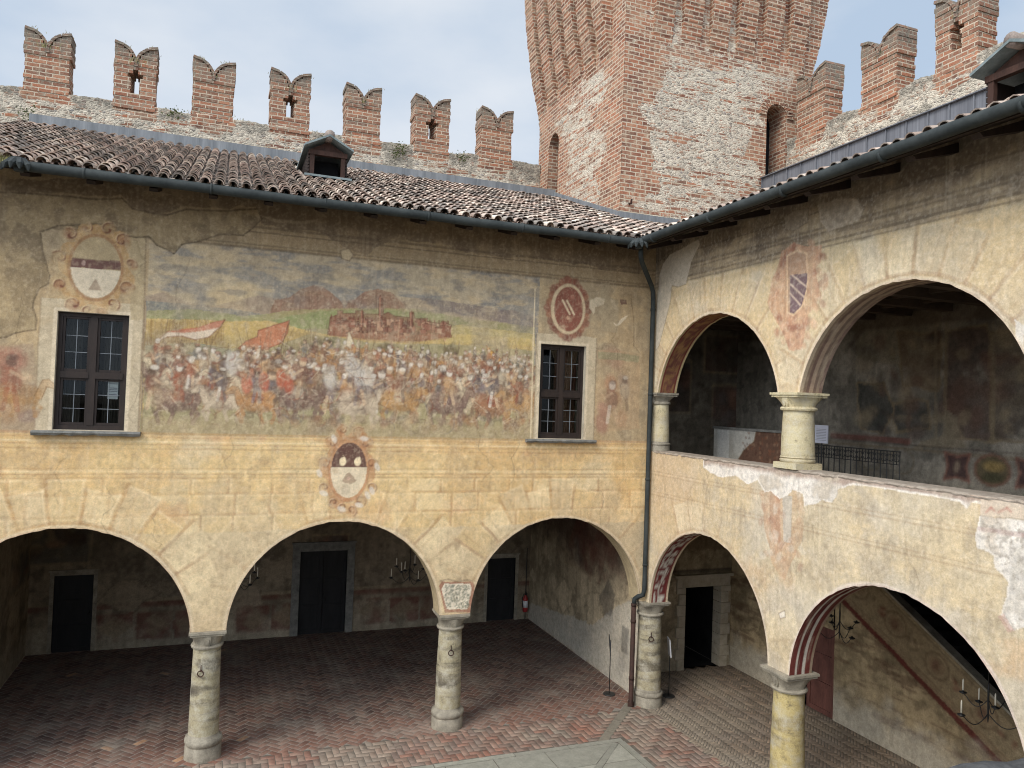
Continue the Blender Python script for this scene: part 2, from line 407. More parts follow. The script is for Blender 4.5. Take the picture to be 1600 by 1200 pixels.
M_PAINT = m_paint('painted_plaster'); M_INNER = m_paint('old_inner_plaster', 1.45)
M_MAS = m_masonry('old_masonry')
M_TILE = m_attr('clay_tile', .95, .12, 11, .5, .5); M_BRICKF = m_attr('floor_brick', .85, .25, 5, 1.0, .4, dust=True)
M_SLAB = m_attr('paving_stone', .85, .25, 5, .8, .35)
M_LEAD = m_plain('grey_metal_sheet', (.10, .11, .12), (.24, .25, .26), 1.6, .6, .4, .1, (3, 3, .25))
M_LEADP = m_plain("grey_metal_sheet_streaked", (.085, .088, .10), (.20, .205, .225), 1.6, .6, .4, .1, (3, 9, .12))
M_GUT = m_plain('weathered_gutter_metal', (.018, .022, .022), (.055, .062, .060), 2.2, .7, .2, .1)
M_GUTL = m_plain('streaked_verdigris_metal', (.09, .12, .12), (.26, .30, .30), 3, .6, .4, .1)
M_RUST = m_plain('rusty_iron_pipe', (.022, .014, .012), (.075, .038, .028), 5, .75, .2, .3)
M_WOOD = m_plain('dark_brown_wood', (.014, .009, .007), (.042, .026, .020), 5, .7, .3, .3, (1, 1, .2))
M_WIN = m_plain('window_wood', (.014, .009, .007), (.036, .022, .016), 7, .6, .35, .3, (1, 1, .25))
M_REDW = m_plain('red_brown_wood', (.07, .028, .022), (.17, .07, .052), 6, .7, .3, .3, (1, 1, .25))
M_DORM = m_plain('weathered_dormer_wood', (.022, .012, .009), (.085, .042, .030), 6, .75, .25, .3, (1, 1, .25))
M_DOOR = m_plain('dark_blue_black_wood', (.009, .009, .010), (.022, .022, .024), 5, .6, .3, .3, (1, 1, .2))
M_BEAM = m_plain('ceiling_timber', (.045, .032, .022), (.12, .085, .06), 4, .85, .2, .3, (.3, 1, 1))
M_DARK = m_plain('dark_void_shade', (.008, .008, .009), (.022, .021, .022), 2, .95, .1, .2)  # near black: the darkness of unlit voids is put into the colour
M_IRON = m_plain('black_iron', (.010, .010, .010), (.03, .028, .026), 9, .55, .4, .15)
M_STONE = m_plain('pale_carved_stone', (.34, .29, .21), (.54, .48, .38), 6, .88, .2, .45, dist=.02)
M_SILL = m_plain('grey_sill_stone', (.11, .11, .10), (.27, .26, .235), 7, .85, .2, .5, dist=.03)
M_CAPST = m_plain('weathered_capital_stone', (.15, .13, .10), (.40, .355, .275), 5, .88, .2, .55, dist=.025)
M_COLA = m_column('banded_grey_stone', (.36, .31, .20), (.21, .18, .125), (.10, .085, .065))
M_COLB = m_column('banded_yellow_stone', (.48, .38, .17), (.39, .31, .15), (.22, .18, .11))
M_COLU = m_column('pale_yellow_stone', (.56, .48, .30), (.50, .42, .26), (.40, .33, .21))
M_WAX = m_plain('candle_wax', (.65, .60, .48), (.75, .70, .58), 8, .6, .3, 0)
M_PAPER = m_plain('white_paper', (.70, .70, .70), (.80, .80, .79), 8, .7, .2, 0)
M_PAPERV = m_plain('notice_paper', (.55, .55, .62), (.62, .62, .68), 8, .6, .2, 0)
M_INK = m_plain('grey_ink', (.18, .18, .20), (.25, .25, .27), 8, .8, .2, 0)
M_RED = m_plain('red_enamel', (.30, .02, .02), (.40, .035, .03), 6, .4, .5, 0)
M_CURT = m_plain('dark_curtain_cloth', (.03, .026, .024), (.14, .12, .105), 5, .95, .1, .2, (6, 6, .2))
M_CURTR = m_plain('brown_red_curtain_cloth', (.10, .045, .030), (.20, .09, .06), 5, .95, .1, .2, (6, 6, .2))
M_GRASS = m_plain('dry_grass', (.12, .12, .045), (.38, .34, .16), 12, .9, .1, 0)
M_MOSS = m_plain('moss', (.04, .06, .02), (.12, .13, .05), 12, .95, .1, 0)
M_GLASS = m_glass()
M_GROUND = m_plain('bare_ground', (.12, .10, .08), (.22, .19, .15), 1.5, .95, .1, .3)
# ------------------------------------------------------------------ measured setting-out
ARC_A = [(-2.25, 2.09, 2.36), (-7.14, 2.12, 2.36), (-12.07, 2.18, 2.29)]
ARC_L = [(-2.22, 2.06, 2.33), (-6.97, 2.13, 2.27), (-11.80, 2.13, 2.27)]
ARC_U = [(-2.31, 2.09, 6.93), (-7.00, 2.13, 6.93), (-11.85, 2.13, 6.93)]
CAP_A, CAP_L, CAP_U = 2.45, 2.38, 7.37
WIN = [(-12.34, -11.18, 6.23, 8.37), (-2.90, -1.77, 6.23, 8.36)]
TH = 0.5; TOPZ = 11.02; PAR = 5.98; FLOOR2 = 5.1
DA, DB, EB = 7.35, 3.85, 1.85
SLOPE, EAVE_Z, OV = 0.37, 10.70, 1.0
def roof_z(d): return EAVE_Z + SLOPE*(d+OV)      # d: distance behind the facade plane

def rim(r, th): return r+.005*(np.sin(th*23+r*9)+.8*np.sin(th*41+2)+.7*np.sin(th*67+1))*np.sin(th)
def arch_bottom(u, arcs, cap):
    zb = np.full_like(u, cap)
    for uc, r, zc in arcs:
        m = np.abs(u-uc) < r
        th = np.arccos(np.clip((u[m]-uc)/r, -1, 1)); zb[m] = np.maximum(cap, zc+rim(r, th)*np.sin(th))
    return zb
def facade_sheet(name, mat, parent, cv, u0, u1, bands, arcs, cap, axis, off=0.0, res=.016, holes=(), fine=None, jit=.004):
    ext = []
    for uc, r, zc in arcs:
        a = np.linspace(0, math.pi, 140); ext += list(uc+r*np.cos(a))
        q = math.sqrt(max(0, r*r-max(0, cap-zc)**2)); ext += [uc-q, uc+q, uc-q+1e-4, uc+q-1e-4]
    for h in holes: ext += [h[0], h[1]]
    if fine is None: base = np.arange(u0, u1+res*.5, res)
    else: base = np.r_[np.arange(u0, fine, .08), np.arange(fine, u1+res*.5, res)]
    us = np.unique(np.round(np.r_[base, [e for e in ext if u0 < e < u1], u0, u1], 5)); us = us[(us >= u0) & (us <= u1)]
    zb = arch_bottom(us, arcs, cap)
    rows = []
    z1, n1 = bands[0], int((bands[0]-cap)/res)
    for i in range(n1): rows.append(zb+(z1-zb)*(i/n1))
    zz = z1
    for z2 in bands[1:]:
        n = max(1, int(round((z2-zz)/res)))
        for i in range(n): rows.append(np.full_like(us, zz+(z2-zz)*i/n))
        zz = z2
    rows.append(np.full_like(us, zz))
    Z = np.array(rows); U = np.broadcast_to(us, Z.shape)
    ny, nx = Z.shape
    rs = np.random.RandomState(3)
    hf = fbm(220, 380, 14, 14, 4, .5, 5); d = (hf[np.clip(((Z-2)*22).astype(int), 0, 219), np.clip(((U+15)*22).astype(int), 0, 379)]-.5)*jit
    V = np.stack([U, off+d, Z], -1) if axis == 'A' else np.stack([off+d, U, Z], -1)
    idx = np.arange(ny*nx).reshape(ny, nx)
    a, b, c, e = idx[:-1, :-1], idx[:-1, 1:], idx[1:, 1:], idx[1:, :-1]
    F = np.stack([a, b, c, e], -1) if axis == 'A' else np.stack([b, a, e, c], -1)
    cu = (U[:-1, :-1]+U[:-1, 1:])/2; cz = (Z[:-1, :-1]+Z[1:, :-1])/2
    keep = np.ones(cu.shape, bool)
    for h in holes: keep &= ~((cu > h[0]) & (cu < h[1]) & (cz > h[2]) & (cz < h[3]))
    col = cv.sample(U.ravel(), Z.ravel())
    return mesh_obj(name, V.reshape(-1, 3), F[keep].reshape(-1, 4), mat, parent, col=col, smooth=True)
def plain_sheet(name, mat, parent, cv, u0, u1, z0, z1, axis, off, res, flip=False, holes=(), arcs=(), cap=0, zf=None, jit=.012):
    us = np.unique(np.round(np.r_[np.arange(u0, u1, res), u1, [v for h in holes for v in h[:2]]], 4)); us = us[(us >= u0) & (us <= u1)]
    zs = np.unique(np.round(np.r_[np.arange(z0, z1, res), z1, [v for h in holes for v in h[2:]]], 4)); zs = zs[(zs >= z0) & (zs <= z1)]
    U, Z = np.meshgrid(us, zs); ny, nx = U.shape
    if zf is not None:
        top = zf(us); Z = z0+(Z-z0)/(z1-z0)*(top-z0)[None, :]
    d = (fbm(ny, nx, 14, 14, 4, .5, 9)-.5)*jit*2
    V = np.stack([U, off+d, Z], -1) if axis == 'A' else np.stack([off+d, U, Z], -1)
    idx = np.arange(ny*nx).reshape(ny, nx); a, b, c, e = idx[:-1, :-1], idx[:-1, 1:], idx[1:, 1:], idx[1:, :-1]
    F = np.stack([a, b, c, e], -1) if (axis == 'A') != flip else np.stack([b, a, e, c], -1)
    cu = (U[:-1, :-1]+U[:-1, 1:])/2; cz = (Z[:-1, :-1]+Z[1:, :-1])/2; keep = np.ones(cu.shape, bool)
    for h in holes: keep &= ~((cu > h[0]) & (cu < h[1]) & (cz > h[2]) & (cz < h[3]))
    return mesh_obj(name, V.reshape(-1, 3), F[keep].reshape(-1, 4), mat, parent, col=cv.sample(U.ravel(), Z.ravel()), smooth=True)

# ------------------------------------------------------------------ pigment of the two facades
OCH = lin(208, 178, 112); OCH2 = lin(196, 158, 92); STR = lin(160, 112, 62); PALE = lin(222, 204, 156)
GREY = lin(168, 152, 122); BEIGE = lin(196, 178, 138); GRIME = lin(112, 98, 82); MAR = lin(112, 72, 66); WHT = lin(222, 216, 204)

def voussoirs(cv, arc, a0=12, a1=168, n=13, h=.78, col=None, a=.5, zmax=99, inner=.1):
    uc, r, zc = arc; col = STR if col is None else col
    W = np.clip(cv.fb(.7, .7)*3.4-1.0, .22, 1)
    rs = random.Random(int(uc*100))
    for i in range(n):
        t0 = R(a0+(a1-a0)*i/n); t1 = R(a0+(a1-a0)*(i+1)/n); hh = h*(1.12 if i % 2 else .86)
        ri, ro = r+inner, r+hh; g = R(.8)
        P = lambda rr, t: (uc+rr*math.cos(t), min(zmax, zc+rr*math.sin(t)))
        tint = rs.choice([PALE, BEIGE, OCH, lin(205, 180, 122)])
        cv.poly([P(ri, t0+g), P(ro, t0+g), P(ro, t1-g), P(ri, t1-g)], tint, .55, .03, W)
        cv.line([P(ri, t0+g), P(ro, t0+g), P(ro, t1-g)], .05, lin(226, 208, 160), a*.55, .03, W)
        cv.line([P(ro+.015, t1-g*.2), P(ri, t1-g*.2), P(ri, t0+g)], .07, col, a*.62, .03, W); cv.line([P(ro+.015, t1-g*.2), P(ri, t1-g*.2)], .16, col, a*.16, .04, W)
        cv.line([P(ro-.07, t1-g*5), P(ri+.07, t1-g*5)], .04, col, a*.3, .03, W)
def scroll_shield(cv, cu, cz, ru, rz, frame, dark, a=.85, seed=0, spread=1.5, wear=None):
    rs = random.Random(seed); pts = []
    for k in range(64):
        t = 2*math.pi*k/64; q = spread*(1+.10*math.sin(6*t+seed)+.07*math.sin(11*t+1.3*seed))
        pts.append((cu+ru*q*math.cos(t), cz+rz*(q*.97)*math.sin(t)))
    cv.poly(pts, frame, a, .03, wear)
    for t in (1.25, .75, .15, -.45, -1.0, -1.4):
        for sx in (1, -1):
            q = spread*rs.uniform(.92, 1.05); x, z = cu+sx*ru*q*math.cos(t), cz+rz*q*math.sin(t); s0 = .10+.05*rs.random(); ph = rs.uniform(-.6, .6)
            sp = [(x+sx*s0*(1-a/6.5)*math.cos(a+ph+t), z+s0*(1-a/6.5)*math.sin(a+ph+t)) for a in np.linspace(0, 5.6, 16)]
            cv.ell(x, z, s0*1.15, s0*.95, frame*.9, a*.6, rs.random()*3, .04, .3, wear=wear)
            if rs.random() < .6: cv.ell(x+sx*.02, z, s0*.7, s0*.6, dark, a*.55, rs.random()*3, .05, .4, wear=wear)
            cv.line(sp, .034, dark*.62, a*.6, .012); cv.line([(p[0]-.015, p[1]+.018) for p in sp[:9]], .018, lin(222, 200, 160), a*.45, .012)
    cv.lay(sstep(.55, .72, cv.fb(.18, .18, 4, .6))*(np.hypot((cv.U-cu)/ru, (cv.Z-cz)/rz) < spread*1.2), lin(190, 172, 136), .45)
    cv.ell(cu, cz, ru*1.07, rz*1.05, dark*.75, a*.5, 0, .008, .05, ring=.06)

def soldier(cv, u, z, h, rs, a=.75):
    cloth = rs.choice([lin(120, 72, 60), lin(150, 84, 62), lin(190, 150, 105), lin(128, 118, 122), lin(196, 184, 160), lin(92, 88, 100), lin(170, 110, 84), lin(142, 102, 88), lin(110, 116, 118)])
    skin = lin(200, 172, 140); dk = lin(92, 74, 68)
    cv.ell(u, z+h*.55, h*.19, h*.27, dk, a*.5, 0, .012, .3); cv.ell(u, z+h*.55, h*.16, h*.24, cloth, a, rs.uniform(-.3, .3), .012, .3)
    cv.ell(u+h*.08, z+h*.5, h*.07, h*.2, dk, a*.4, .1, .01, .4)
    cv.line([(u-h*.05, z+h*.36), (u-h*.1, z)], h*.085, rs.choice([skin, cloth, WHT]), a*.85, .008)
    cv.line([(u+h*.06, z+h*.36), (u+h*(.06+.1*rs.random()), z)], h*.085, rs.choice([skin, cloth, dk]), a*.85, .008)
    s = rs.choice([-1, 1]); cv.line([(u, z+h*.68), (u+s*h*.2, z+h*.55), (u+s*h*.3, z+h*(.5+.35*rs.random()))], h*.06, rs.choice([skin, cloth]), a*.8, .006)
    cv.ell(u, z+h*.88, h*.115, h*.125, dk, a*.6, 0, .006, .3); cv.ell(u, z+h*.86, h*.085, h*.1, rs.choice([skin, WHT, WHT, dk]), a, 0, .006, .3)
    cv.ell(u+h*.02, z+h*.93, h*.09, h*.055, rs.choice([WHT, dk, lin(150, 90, 70), lin(205, 200, 190)]), a*.9, 0, .006, .3)
def horse(cv, u, z, L, rs, a=.75, d=None):
    c = rs.choice([lin(206, 190, 160), lin(172, 124, 76), lin(150, 104, 76), lin(176, 134, 82), lin(120, 96, 90), lin(188, 172, 150)]); d = d or rs.choice([-1, 1]); dk = c*.45
    cv.ell(u, z+L*.42, L*.39, L*.225, dk, a*.55, .08*d, .014, .22); cv.ell(u, z+L*.42, L*.36, L*.2, c, a, .08*d, .014, .22)
    cv.ell(u-d*L*.22, z+L*.46, L*.19, L*.21, c*1.08, a, 0, .012, .25)
    cv.ell(u, z+L*.29, L*.28, L*.06, dk, a*.45, .05*d, .012, .5)
    cv.poly([(u+d*L*.22, z+L*.36), (u+d*L*.36, z+L*.72), (u+d*L*.47, z+L*.74), (u+d*L*.62, z+L*.6), (u+d*L*.58, z+L*.55), (u+d*L*.44, z+L*.58), (u+d*L*.36, z+L*.34)], c, a, .012, edge=dk, ew=.012)
    for q, k in ((-.28, -.1), (-.18, .1), (.2, .16), (.3, -.06)):
        cv.line([(u+d*L*q, z+L*.36), (u+d*L*(q+k), z+L*.17), (u+d*L*(q+k*.4), z)], L*.075, c*.9, a*.9, .01)
    cv.line([(u-d*L*.36, z+L*.48), (u-d*L*.44, z+L*.36), (u-d*L*.42, z+L*.2)], L*.06, dk, a*.7, .012)
    cv.line([(u+d*L*.3, z+L*.68), (u+d*L*.18, z+L*.5)], L*.07, dk, a*.5, .014)
    cv.ell(u-d*L*.02, z+L*.52, L*.12, L*.11, rs.choice([lin(140, 60, 50), lin(120, 90, 70), lin(180, 170, 150), lin(100, 80, 84)]), a*.8, 0, .012, .25)
def rider(cv, u, z, L, rs, a=.75):
    horse(cv, u, z, L, rs, a); soldier(cv, u, z+L*.42, L*.72, rs, a)
    if rs.random() < .45: cv.line([(u+.1*L, z+L*.7), (u+.1*L+rs.uniform(-.4, .4)*L, z+L*1.75)], .014, lin(92, 70, 55), a*.8)

def paint_A():
    cv = Canvas(-14.35, .05, 2.3, 11.1, .0155, 100); U, Z = cv.U, cv.Z
    P = lambda *q: [PA(*x) for x in q]
    cl = cv.fb(1.6, 1.6, 6); gr = cv.fb(.35, .35, 5, .65); st = cv.fb(.9, .12, 5, .6); hz = cv.fb(.12, 1.4, 5, .6)
    cv.c[:] = GREY
    cv.lay(sstep(.4, .7, cl), lin(176, 152, 112), .7); cv.lay(sstep(.5, .7, gr), lin(140, 126, 104), .6)
    cv.lay(sstep(.48, .75, st), lin(132, 118, 98), .3); cv.lay(sstep(.45, .62, cv.fb(.8, .8, 6, .6)), lin(184, 160, 120), .5)
    zB = PA(500, 683)[1]                      # foot of the fresco
    # ---- battle fresco
    uL, uR = PA(223, 600)[0], PA(838, 600)[0]
    zC = PA(500, 398)[1]                      # painted cornice over it
    def inrect(m): return m*((U > uL+cv.nx*.03) & (U < uR+cv.nx*.03))
    skyband = inrect(sstep(zB, zB+.05, Z)*(1-sstep(zC-.02, zC+.02, Z)))
    cv.lay(skyband, lin(172, 160, 136), .9)
    hz2 = cv.fb(.22, .8, 6, .6); cv.lay(skyband*sstep(.42, .58, hz2), lin(126, 128, 128), .8); cv.lay(skyband*sstep(.55, .75, cl), lin(188, 170, 132), .8)
    cv.lay(skyband*sstep(.5, .62, cv.fb(.15, .6, 6, .6)), lin(188, 168, 132), .6); cv.lay(skyband*sstep(.55, .66, cv.fb(.18, .5, 6, .6)), lin(104, 108, 112), .5)
    W = np.clip(cv.fb(.5, .5)*2.2-.35, 0.25, 1); W2 = np.clip(cv.fb(.16, .16, 5, .6)*2.4-.45, .2, 1)
    def hillpoly(pts, col, a, base=None, rough=.03):
        b = PA(500, 690)[1] if base is None else base
        q = P(*pts); cv.poly(q+[(q[-1][0], b), (q[0][0], b)], col, a, rough, W)
    hillpoly([(228, 462), (255, 457), (290, 470), (330, 478), (370, 470), (405, 462), (430, 468), (452, 466), (470, 452), (490, 446), (505, 448), (522, 460), (532, 470), (552, 468), (570, 456), (592, 452), (612, 458), (628, 470), (660, 464), (682, 467), (722, 474), (760, 488), (800, 484), (836, 494)], lin(140, 124, 112), .8)
    for q in ([(430, 470), (452, 466), (470, 452), (490, 446), (505, 448), (522, 460), (535, 474)], [(545, 474), (570, 456), (592, 452), (612, 458), (632, 476)]):
        cv.poly(P(*q)+[PA(q[-1][0]+5, 492), PA(q[0][0]-10, 492)], lin(138, 92, 70), .6, .03, W)
        for k in range(9):
            x = q[0][0]+(q[-1][0]-q[0][0])*(k+.5)/9; cv.line(P((x, 455+abs(k-4)*3), (x+(k-4)*3, 485)), .03, lin(104, 72, 62), .35, .04)
    cv.poly(P((660, 466), (722, 474), (800, 486), (836, 496), (836, 512), (760, 500), (690, 486)), lin(112, 104, 108), .75, .03, W)
    cv.poly(P((228, 470), (300, 476), (370, 484), (420, 492), (360, 502), (228, 500)), lin(112, 124, 124), .8, .03, W)
    hillpoly([(228, 486), (300, 482), (380, 494), (470, 484), (560, 482), (650, 482), (720, 496), (836, 512)], lin(150, 150, 96), .8)
    cv.poly(P((420, 500), (500, 486), (600, 484), (690, 490), (740, 506), (600, 516), (440, 512)), lin(128, 144, 92), .75, .04, W)
    hillpoly([(228, 498), (300, 498), (360, 502), (420, 500), (480, 516), (520, 524), (640, 530), (720, 522), (836, 530)], lin(196, 166, 98), .8)
    cv.poly(P((640, 512), (720, 508), (836, 522), (836, 540), (700, 536)), lin(190, 170, 104), .8, .03, W)
    hillpoly([(228, 540), (300, 536), (360, 544), (430, 542), (480, 522), (520, 526), (580, 536), (660, 538), (740, 540), (836, 548)], lin(134, 138, 112), .75)
    cv.poly(P((228, 540), (300, 535), (350, 545), (420, 560), (470, 590), (400, 600), (300, 575), (228, 560)), lin(112, 134, 130), .7, .04, W)
    # walled town
    tw = [(512, 522), (516, 496), (528, 492), (528, 486), (536, 486), (536, 490), (556, 490), (556, 486), (566, 486), (572, 491), (592, 491), (592, 468), (595, 462), (598, 468), (599, 491), (606, 488), (616, 494), (640, 496), (640, 488), (646, 488), (648, 498), (668, 497), (668, 502), (690, 506), (690, 502), (705, 508), (702, 526), (660, 532), (620, 532), (560, 528)]
    cv.poly(P(*tw), lin(134, 88, 74), .85, .012, np.clip(W+.15, 0, 1), edge=lin(100, 64, 56), ew=.02)
    rs = random.Random(5)
    for k in range(130):
        x = 520+rs.random()*178; y = 494+rs.random()*28+(x-520)*.05; s = 1.6+rs.random()*3
        cv.poly(P((x, y), (x+s, y), (x+s, y+s*1.2), (x, y+s*1.2)), rs.choice([lin(160, 108, 86), lin(96, 60, 54), lin(178, 132, 106), lin(112, 70, 62), lin(190, 156, 124)]), .8, .006)
    hs = sorted([(rs.uniform(506, 520), rs.uniform(520, 698)) for k in range(70)])
    for yb, x in hs:
        w2 = rs.uniform(3, 7); hh = rs.uniform(5, 9.5); yb += (x-600)*.03; c0 = rs.choice([lin(146, 96, 80), lin(166, 120, 98), lin(124, 78, 68), lin(184, 144, 116), lin(112, 74, 68)])
        cv.poly(P((x-w2, yb), (x-w2, yb-hh), (x+w2, yb-hh), (x+w2, yb)), c0, .85, .004); cv.poly(P((x-w2-1, yb-hh), (x, yb-hh-rs.uniform(1.5, 3)), (x+w2+1, yb-hh)), c0*.62, .9, .004); cv.line(P((x+w2, yb), (x+w2, yb-hh)), .02, c0*.5, .7)
    for x, yt, w2 in ((595, 466, 2.3), (643, 489, 2.2), (566, 487, 2.2)):
        cv.poly(P((x-w2, 510), (x-w2, yt), (x, yt-4), (x+w2, yt), (x+w2, 510)), lin(128, 80, 68), .9, .004); cv.line(P((x+w2*.6, 510), (x+w2*.6, yt)), .03, lin(92, 56, 50), .7); cv.line(P((x-w2*.6, 510), (x-w2*.6, yt)), .025, lin(176, 128, 104), .7)
    cv.poly(P((514, 524), (560, 520), (620, 524), (704, 522), (702, 530), (640, 536), (560, 532)), lin(158, 112, 88), .7, .02, W)
    for x in range(518, 704, 7): cv.line(P((x, 497+(x-518)*.05), (x, 493+(x-518)*.05)), .035, lin(112, 64, 56), .8)
    cv.poly(P((514, 524), (520, 506), (532, 506), (536, 526)), lin(140, 88, 70), .8, .01); cv.poly(P((688, 526), (692, 508), (704, 510), (706, 528)), lin(134, 84, 68), .8, .01)
    cv.line(P((622, 532), (624, 500)), .03, lin(186, 150, 120), .7)
    # standards and lances
    for k in range(62):
        x = 226+k*2.0+rs.random()*1.2; cv.line(P((x, 534+rs.random()*6), (x+1.2, 498+rs.random()*7)), .013, lin(120, 86, 52), .6)
    for k in range(26):
        x = 436+k*2.3; cv.line(P((x-3, 575), (x+2, 514+rs.random()*8)), .012, lin(96, 74, 62), .55)
    cv.poly(P((250, 528), (262, 518), (285, 516), (310, 512), (334, 503), (352, 500), (340, 514), (326, 527), (305, 531), (285, 525), (262, 526), (249, 532)), lin(206, 192, 174), .92, .01, edge=lin(128, 88, 66))
    cv.poly(P((262, 518), (285, 514), (310, 511), (334, 503), (352, 500), (341, 512), (310, 518), (285, 520)), lin(178, 104, 78), .85, .01)
    cv.poly(P((372, 544), (384, 533), (402, 526), (404, 516), (428, 508), (452, 501), (449, 520), (440, 536), (420, 544), (398, 552), (384, 550)), lin(184, 106, 80), .85, .012, W+.35, edge=lin(130, 74, 58))
    cv.line(P((424, 600), (452, 500)), .016, lin(98, 70, 52), .9); cv.line(P((318, 560), (352, 498)), .014, lin(98, 70, 52), .8)
    cv.poly(P((545, 516), (551, 530), (556, 548), (548, 560), (540, 556), (541, 536)), lin(204, 192, 164), .9, .01, edge=lin(130, 96, 74))
    cv.poly(P((760, 540), (783, 562), (781, 566), (764, 561)), lin(198, 148, 66), .9, .008, edge=lin(140, 96, 50))
    for x, y, s in ((366, 572, 1), (508, 538, .9), (605, 545, .7), (705, 547, .6)):
        for k in range(22): cv.ell(*PA(x+rs.gauss(0, 8*s), y+rs.gauss(0, 5*s)), .07, .05, rs.choice([lin(96, 92, 70), lin(120, 108, 78), lin(80, 72, 60)]), .55, rs.random()*3, .02, .5)
    # the melee, far ranks first
    zf = lambda y: PA(500, y)[1]
    for rank in range(7):
        t = rank/6.0; zz0 = zf(562)+(zf(640)-zf(562))*t; h = .30+.42*t; n = int(60-38*t)
        for k in range(n):
            u = uL+.15+(uR-uL-.3)*((k+rs.random())/n)
            if t < .3 and u < PA(470, 560)[0]: continue
            zz = zz0+rs.uniform(-.1, .1)
            (rider if rs.random() < .34+.2*t else soldier)(cv, u, zz, h*rs.uniform(.85, 1.3), rs, .62+.12*t)
    for x, y, L in ((278, 640, 1.0), (345, 636, .9), (400, 640, .95), (470, 640, 1.15), (560, 648, 1.1), (625, 640, 1.0), (700, 645, 1.05), (770, 650, 1.1), (810, 640, .9)):
        u, z = PA(x, y); rider(cv, u, z-.25, L, rs, .82)
    for x, y in ((385, 600), (440, 592), (452, 600), (412, 596)): cv.ell(*PA(x, y), .1, .19, lin(176, 82, 58), .8, .1, .02, .3)
    for x, y in ((516, 590), (548, 570), (562, 585), (362, 568), (575, 592)): cv.ell(*PA(x, y), .12, .24, lin(196, 192, 184), .75, .15, .025, .35)
    for k in range(46):
        x = 440+rs.random()*390; y = 648+rs.random()*24
        cv.ell(*PA(x, y), .07+.14*rs.random(), .05+.05*rs.random(), rs.choice([lin(120, 86, 78), lin(150, 132, 112), lin(186, 164, 128), lin(100, 92, 90), lin(160, 116, 78)]), .55, rs.random()*3, .025, .4)
    for k in range(120):
        u = uL+(uR-uL)*rs.random(); z = zf(668)+(zf(556)-zf(668))*rs.random(); t = rs.uniform(0, 3.14); q = rs.uniform(.06, .2)
        pts = [(u+q*(a*math.cos(t)-a*a*.5*math.sin(t)), z+q*(a*math.sin(t)+a*a*.5*math.cos(t))) for a in (-1, -.5, 0, .5, 1)]
        cv.line(pts, rs.choice([.018, .024, .03]), rs.choice([lin(92, 58, 48), lin(104, 74, 60), lin(140, 70, 52), lin(92, 96, 104)]), .45, .008)
    for k in range(170):
        u = uL+(uR-uL)*rs.random(); z = zf(672)+(zf(545)-zf(672))*rs.random()
        cv.line([(u, z), (u+rs.uniform(-.16, .16), z+rs.uniform(-.05, .16)), (u+rs.uniform(-.24, .24), z+rs.uniform(-.1, .22))], .014, rs.choice([lin(84, 62, 56), lin(210, 196, 170), lin(110, 70, 58)]), .5, .01)
    melee = inrect(sstep(zB, zB+.05, Z)*(1-sstep(zf(560)-.1, zf(540)+.1, Z)))
    cv.lay(melee*sstep(.58, .75, gr), lin(176, 152, 118), .4); cv.lay(melee*sstep(.58, .72, cl)*.8, lin(182, 158, 122), .25); cv.lay(melee*sstep(.56, .68, cv.fb(.12, .12, 4, .6)), lin(88, 70, 66), .35)
    cv.lay(inrect(sstep(zB, zB+.05, Z)*(1-sstep(zf(668), zf(650), Z)))*W, lin(164, 146, 112), .6)
    cv.lay(skyband*sstep(.52, .8, st), lin(188, 172, 142), .15); cv.lay(skyband, lin(186, 164, 124), .06)
    cv.lay(skyband*sstep(.58, .7, cv.fb(.09, .09, 4, .65)), lin(206, 192, 164), .2)
    # ---- stone margins and window surrounds
    for (a, b, c, d), (xa, xb) in zip(WIN, ((PA(57, 600)[0], PA(219, 600)[0]), (PA(836, 600)[0], PA(930, 600)[0]))):
        cv.poly([(xa, zB), (xb, zB), (xb, d+.22), (xa, d+.22)], lin(186, 174, 148), .88, .012, np.clip(W+.35, 0, 1)); cv.line([(xb, zB), (xb, d+.2)], .03, lin(130, 114, 92), .6, .01); cv.line([(xa, zB), (xa, d+.2)], .02, lin(130, 114, 92), .5, .01)
        cv.line([(a-.03, c), (a-.03, d+.03), (b+.03, d+.03), (b+.03, c)], .06, lin(206, 194, 168), .8)
    cv.poly(P((202, 365), (227, 368), (224, 500), (204, 500)), lin(172, 156, 122), .8, .015); cv.line(P((228, 372), (221, 680)), .03, lin(120, 106, 88), .5)
    cv.line(P((836, 452), (829, 684)), .03, lin(214, 200, 168), .8)
    # right of the second window: fragments
    cv.poly(P((934, 545), (1000, 552), (998, 670), (932, 676)), lin(176, 150, 116), .8, .04, W)
    for x, y, s, c in ((955, 600, .22, lin(168, 118, 90)), (965, 622, .16, lin(188, 150, 112)), (944, 640, .2, lin(160, 116, 104)), (940, 662, .24, lin(154, 108, 98)), (975, 596, .2, lin(150, 130, 116)), (960, 560, .3, lin(158, 124, 104)), (972, 655, .2, lin(176, 140, 108))):
        cv.ell(*PA(x, y), s*.7, s, c, .6, rs.random(), .05, .4)
    cv.poly(P((935, 548), (998, 556), (998, 566), (935, 560)), lin(134, 140, 108), .6, .03)
    soldier(cv, *PA(955, 660), 1.0, rs, .5); soldier(cv, *PA(975, 640), .8, rs, .4)
    # left of the first window
    cv.poly(P((0, 540), (55, 536), (55, 676), (0, 676)), lin(160, 140, 116), .8, .05, W)
    for x, y, s, c in ((12, 560, .35, lin(160, 96, 84)), (30, 595, .25, lin(186, 160, 124)), (12, 600, .3, lin(150, 112, 96)), (40, 610, .2, lin(140, 132, 122)), (20, 640, .35, lin(168, 134, 98)), (44, 650, .2, lin(130, 110, 104))):
        cv.ell(*PA(x, y), s*.8, s*.6, c, .6, rs.random(), .06, .4)
    horse(cv, *PA(30, 650), .9, rs, .45, 1); soldier(cv, *PA(14, 640), 1.0, rs, .5)
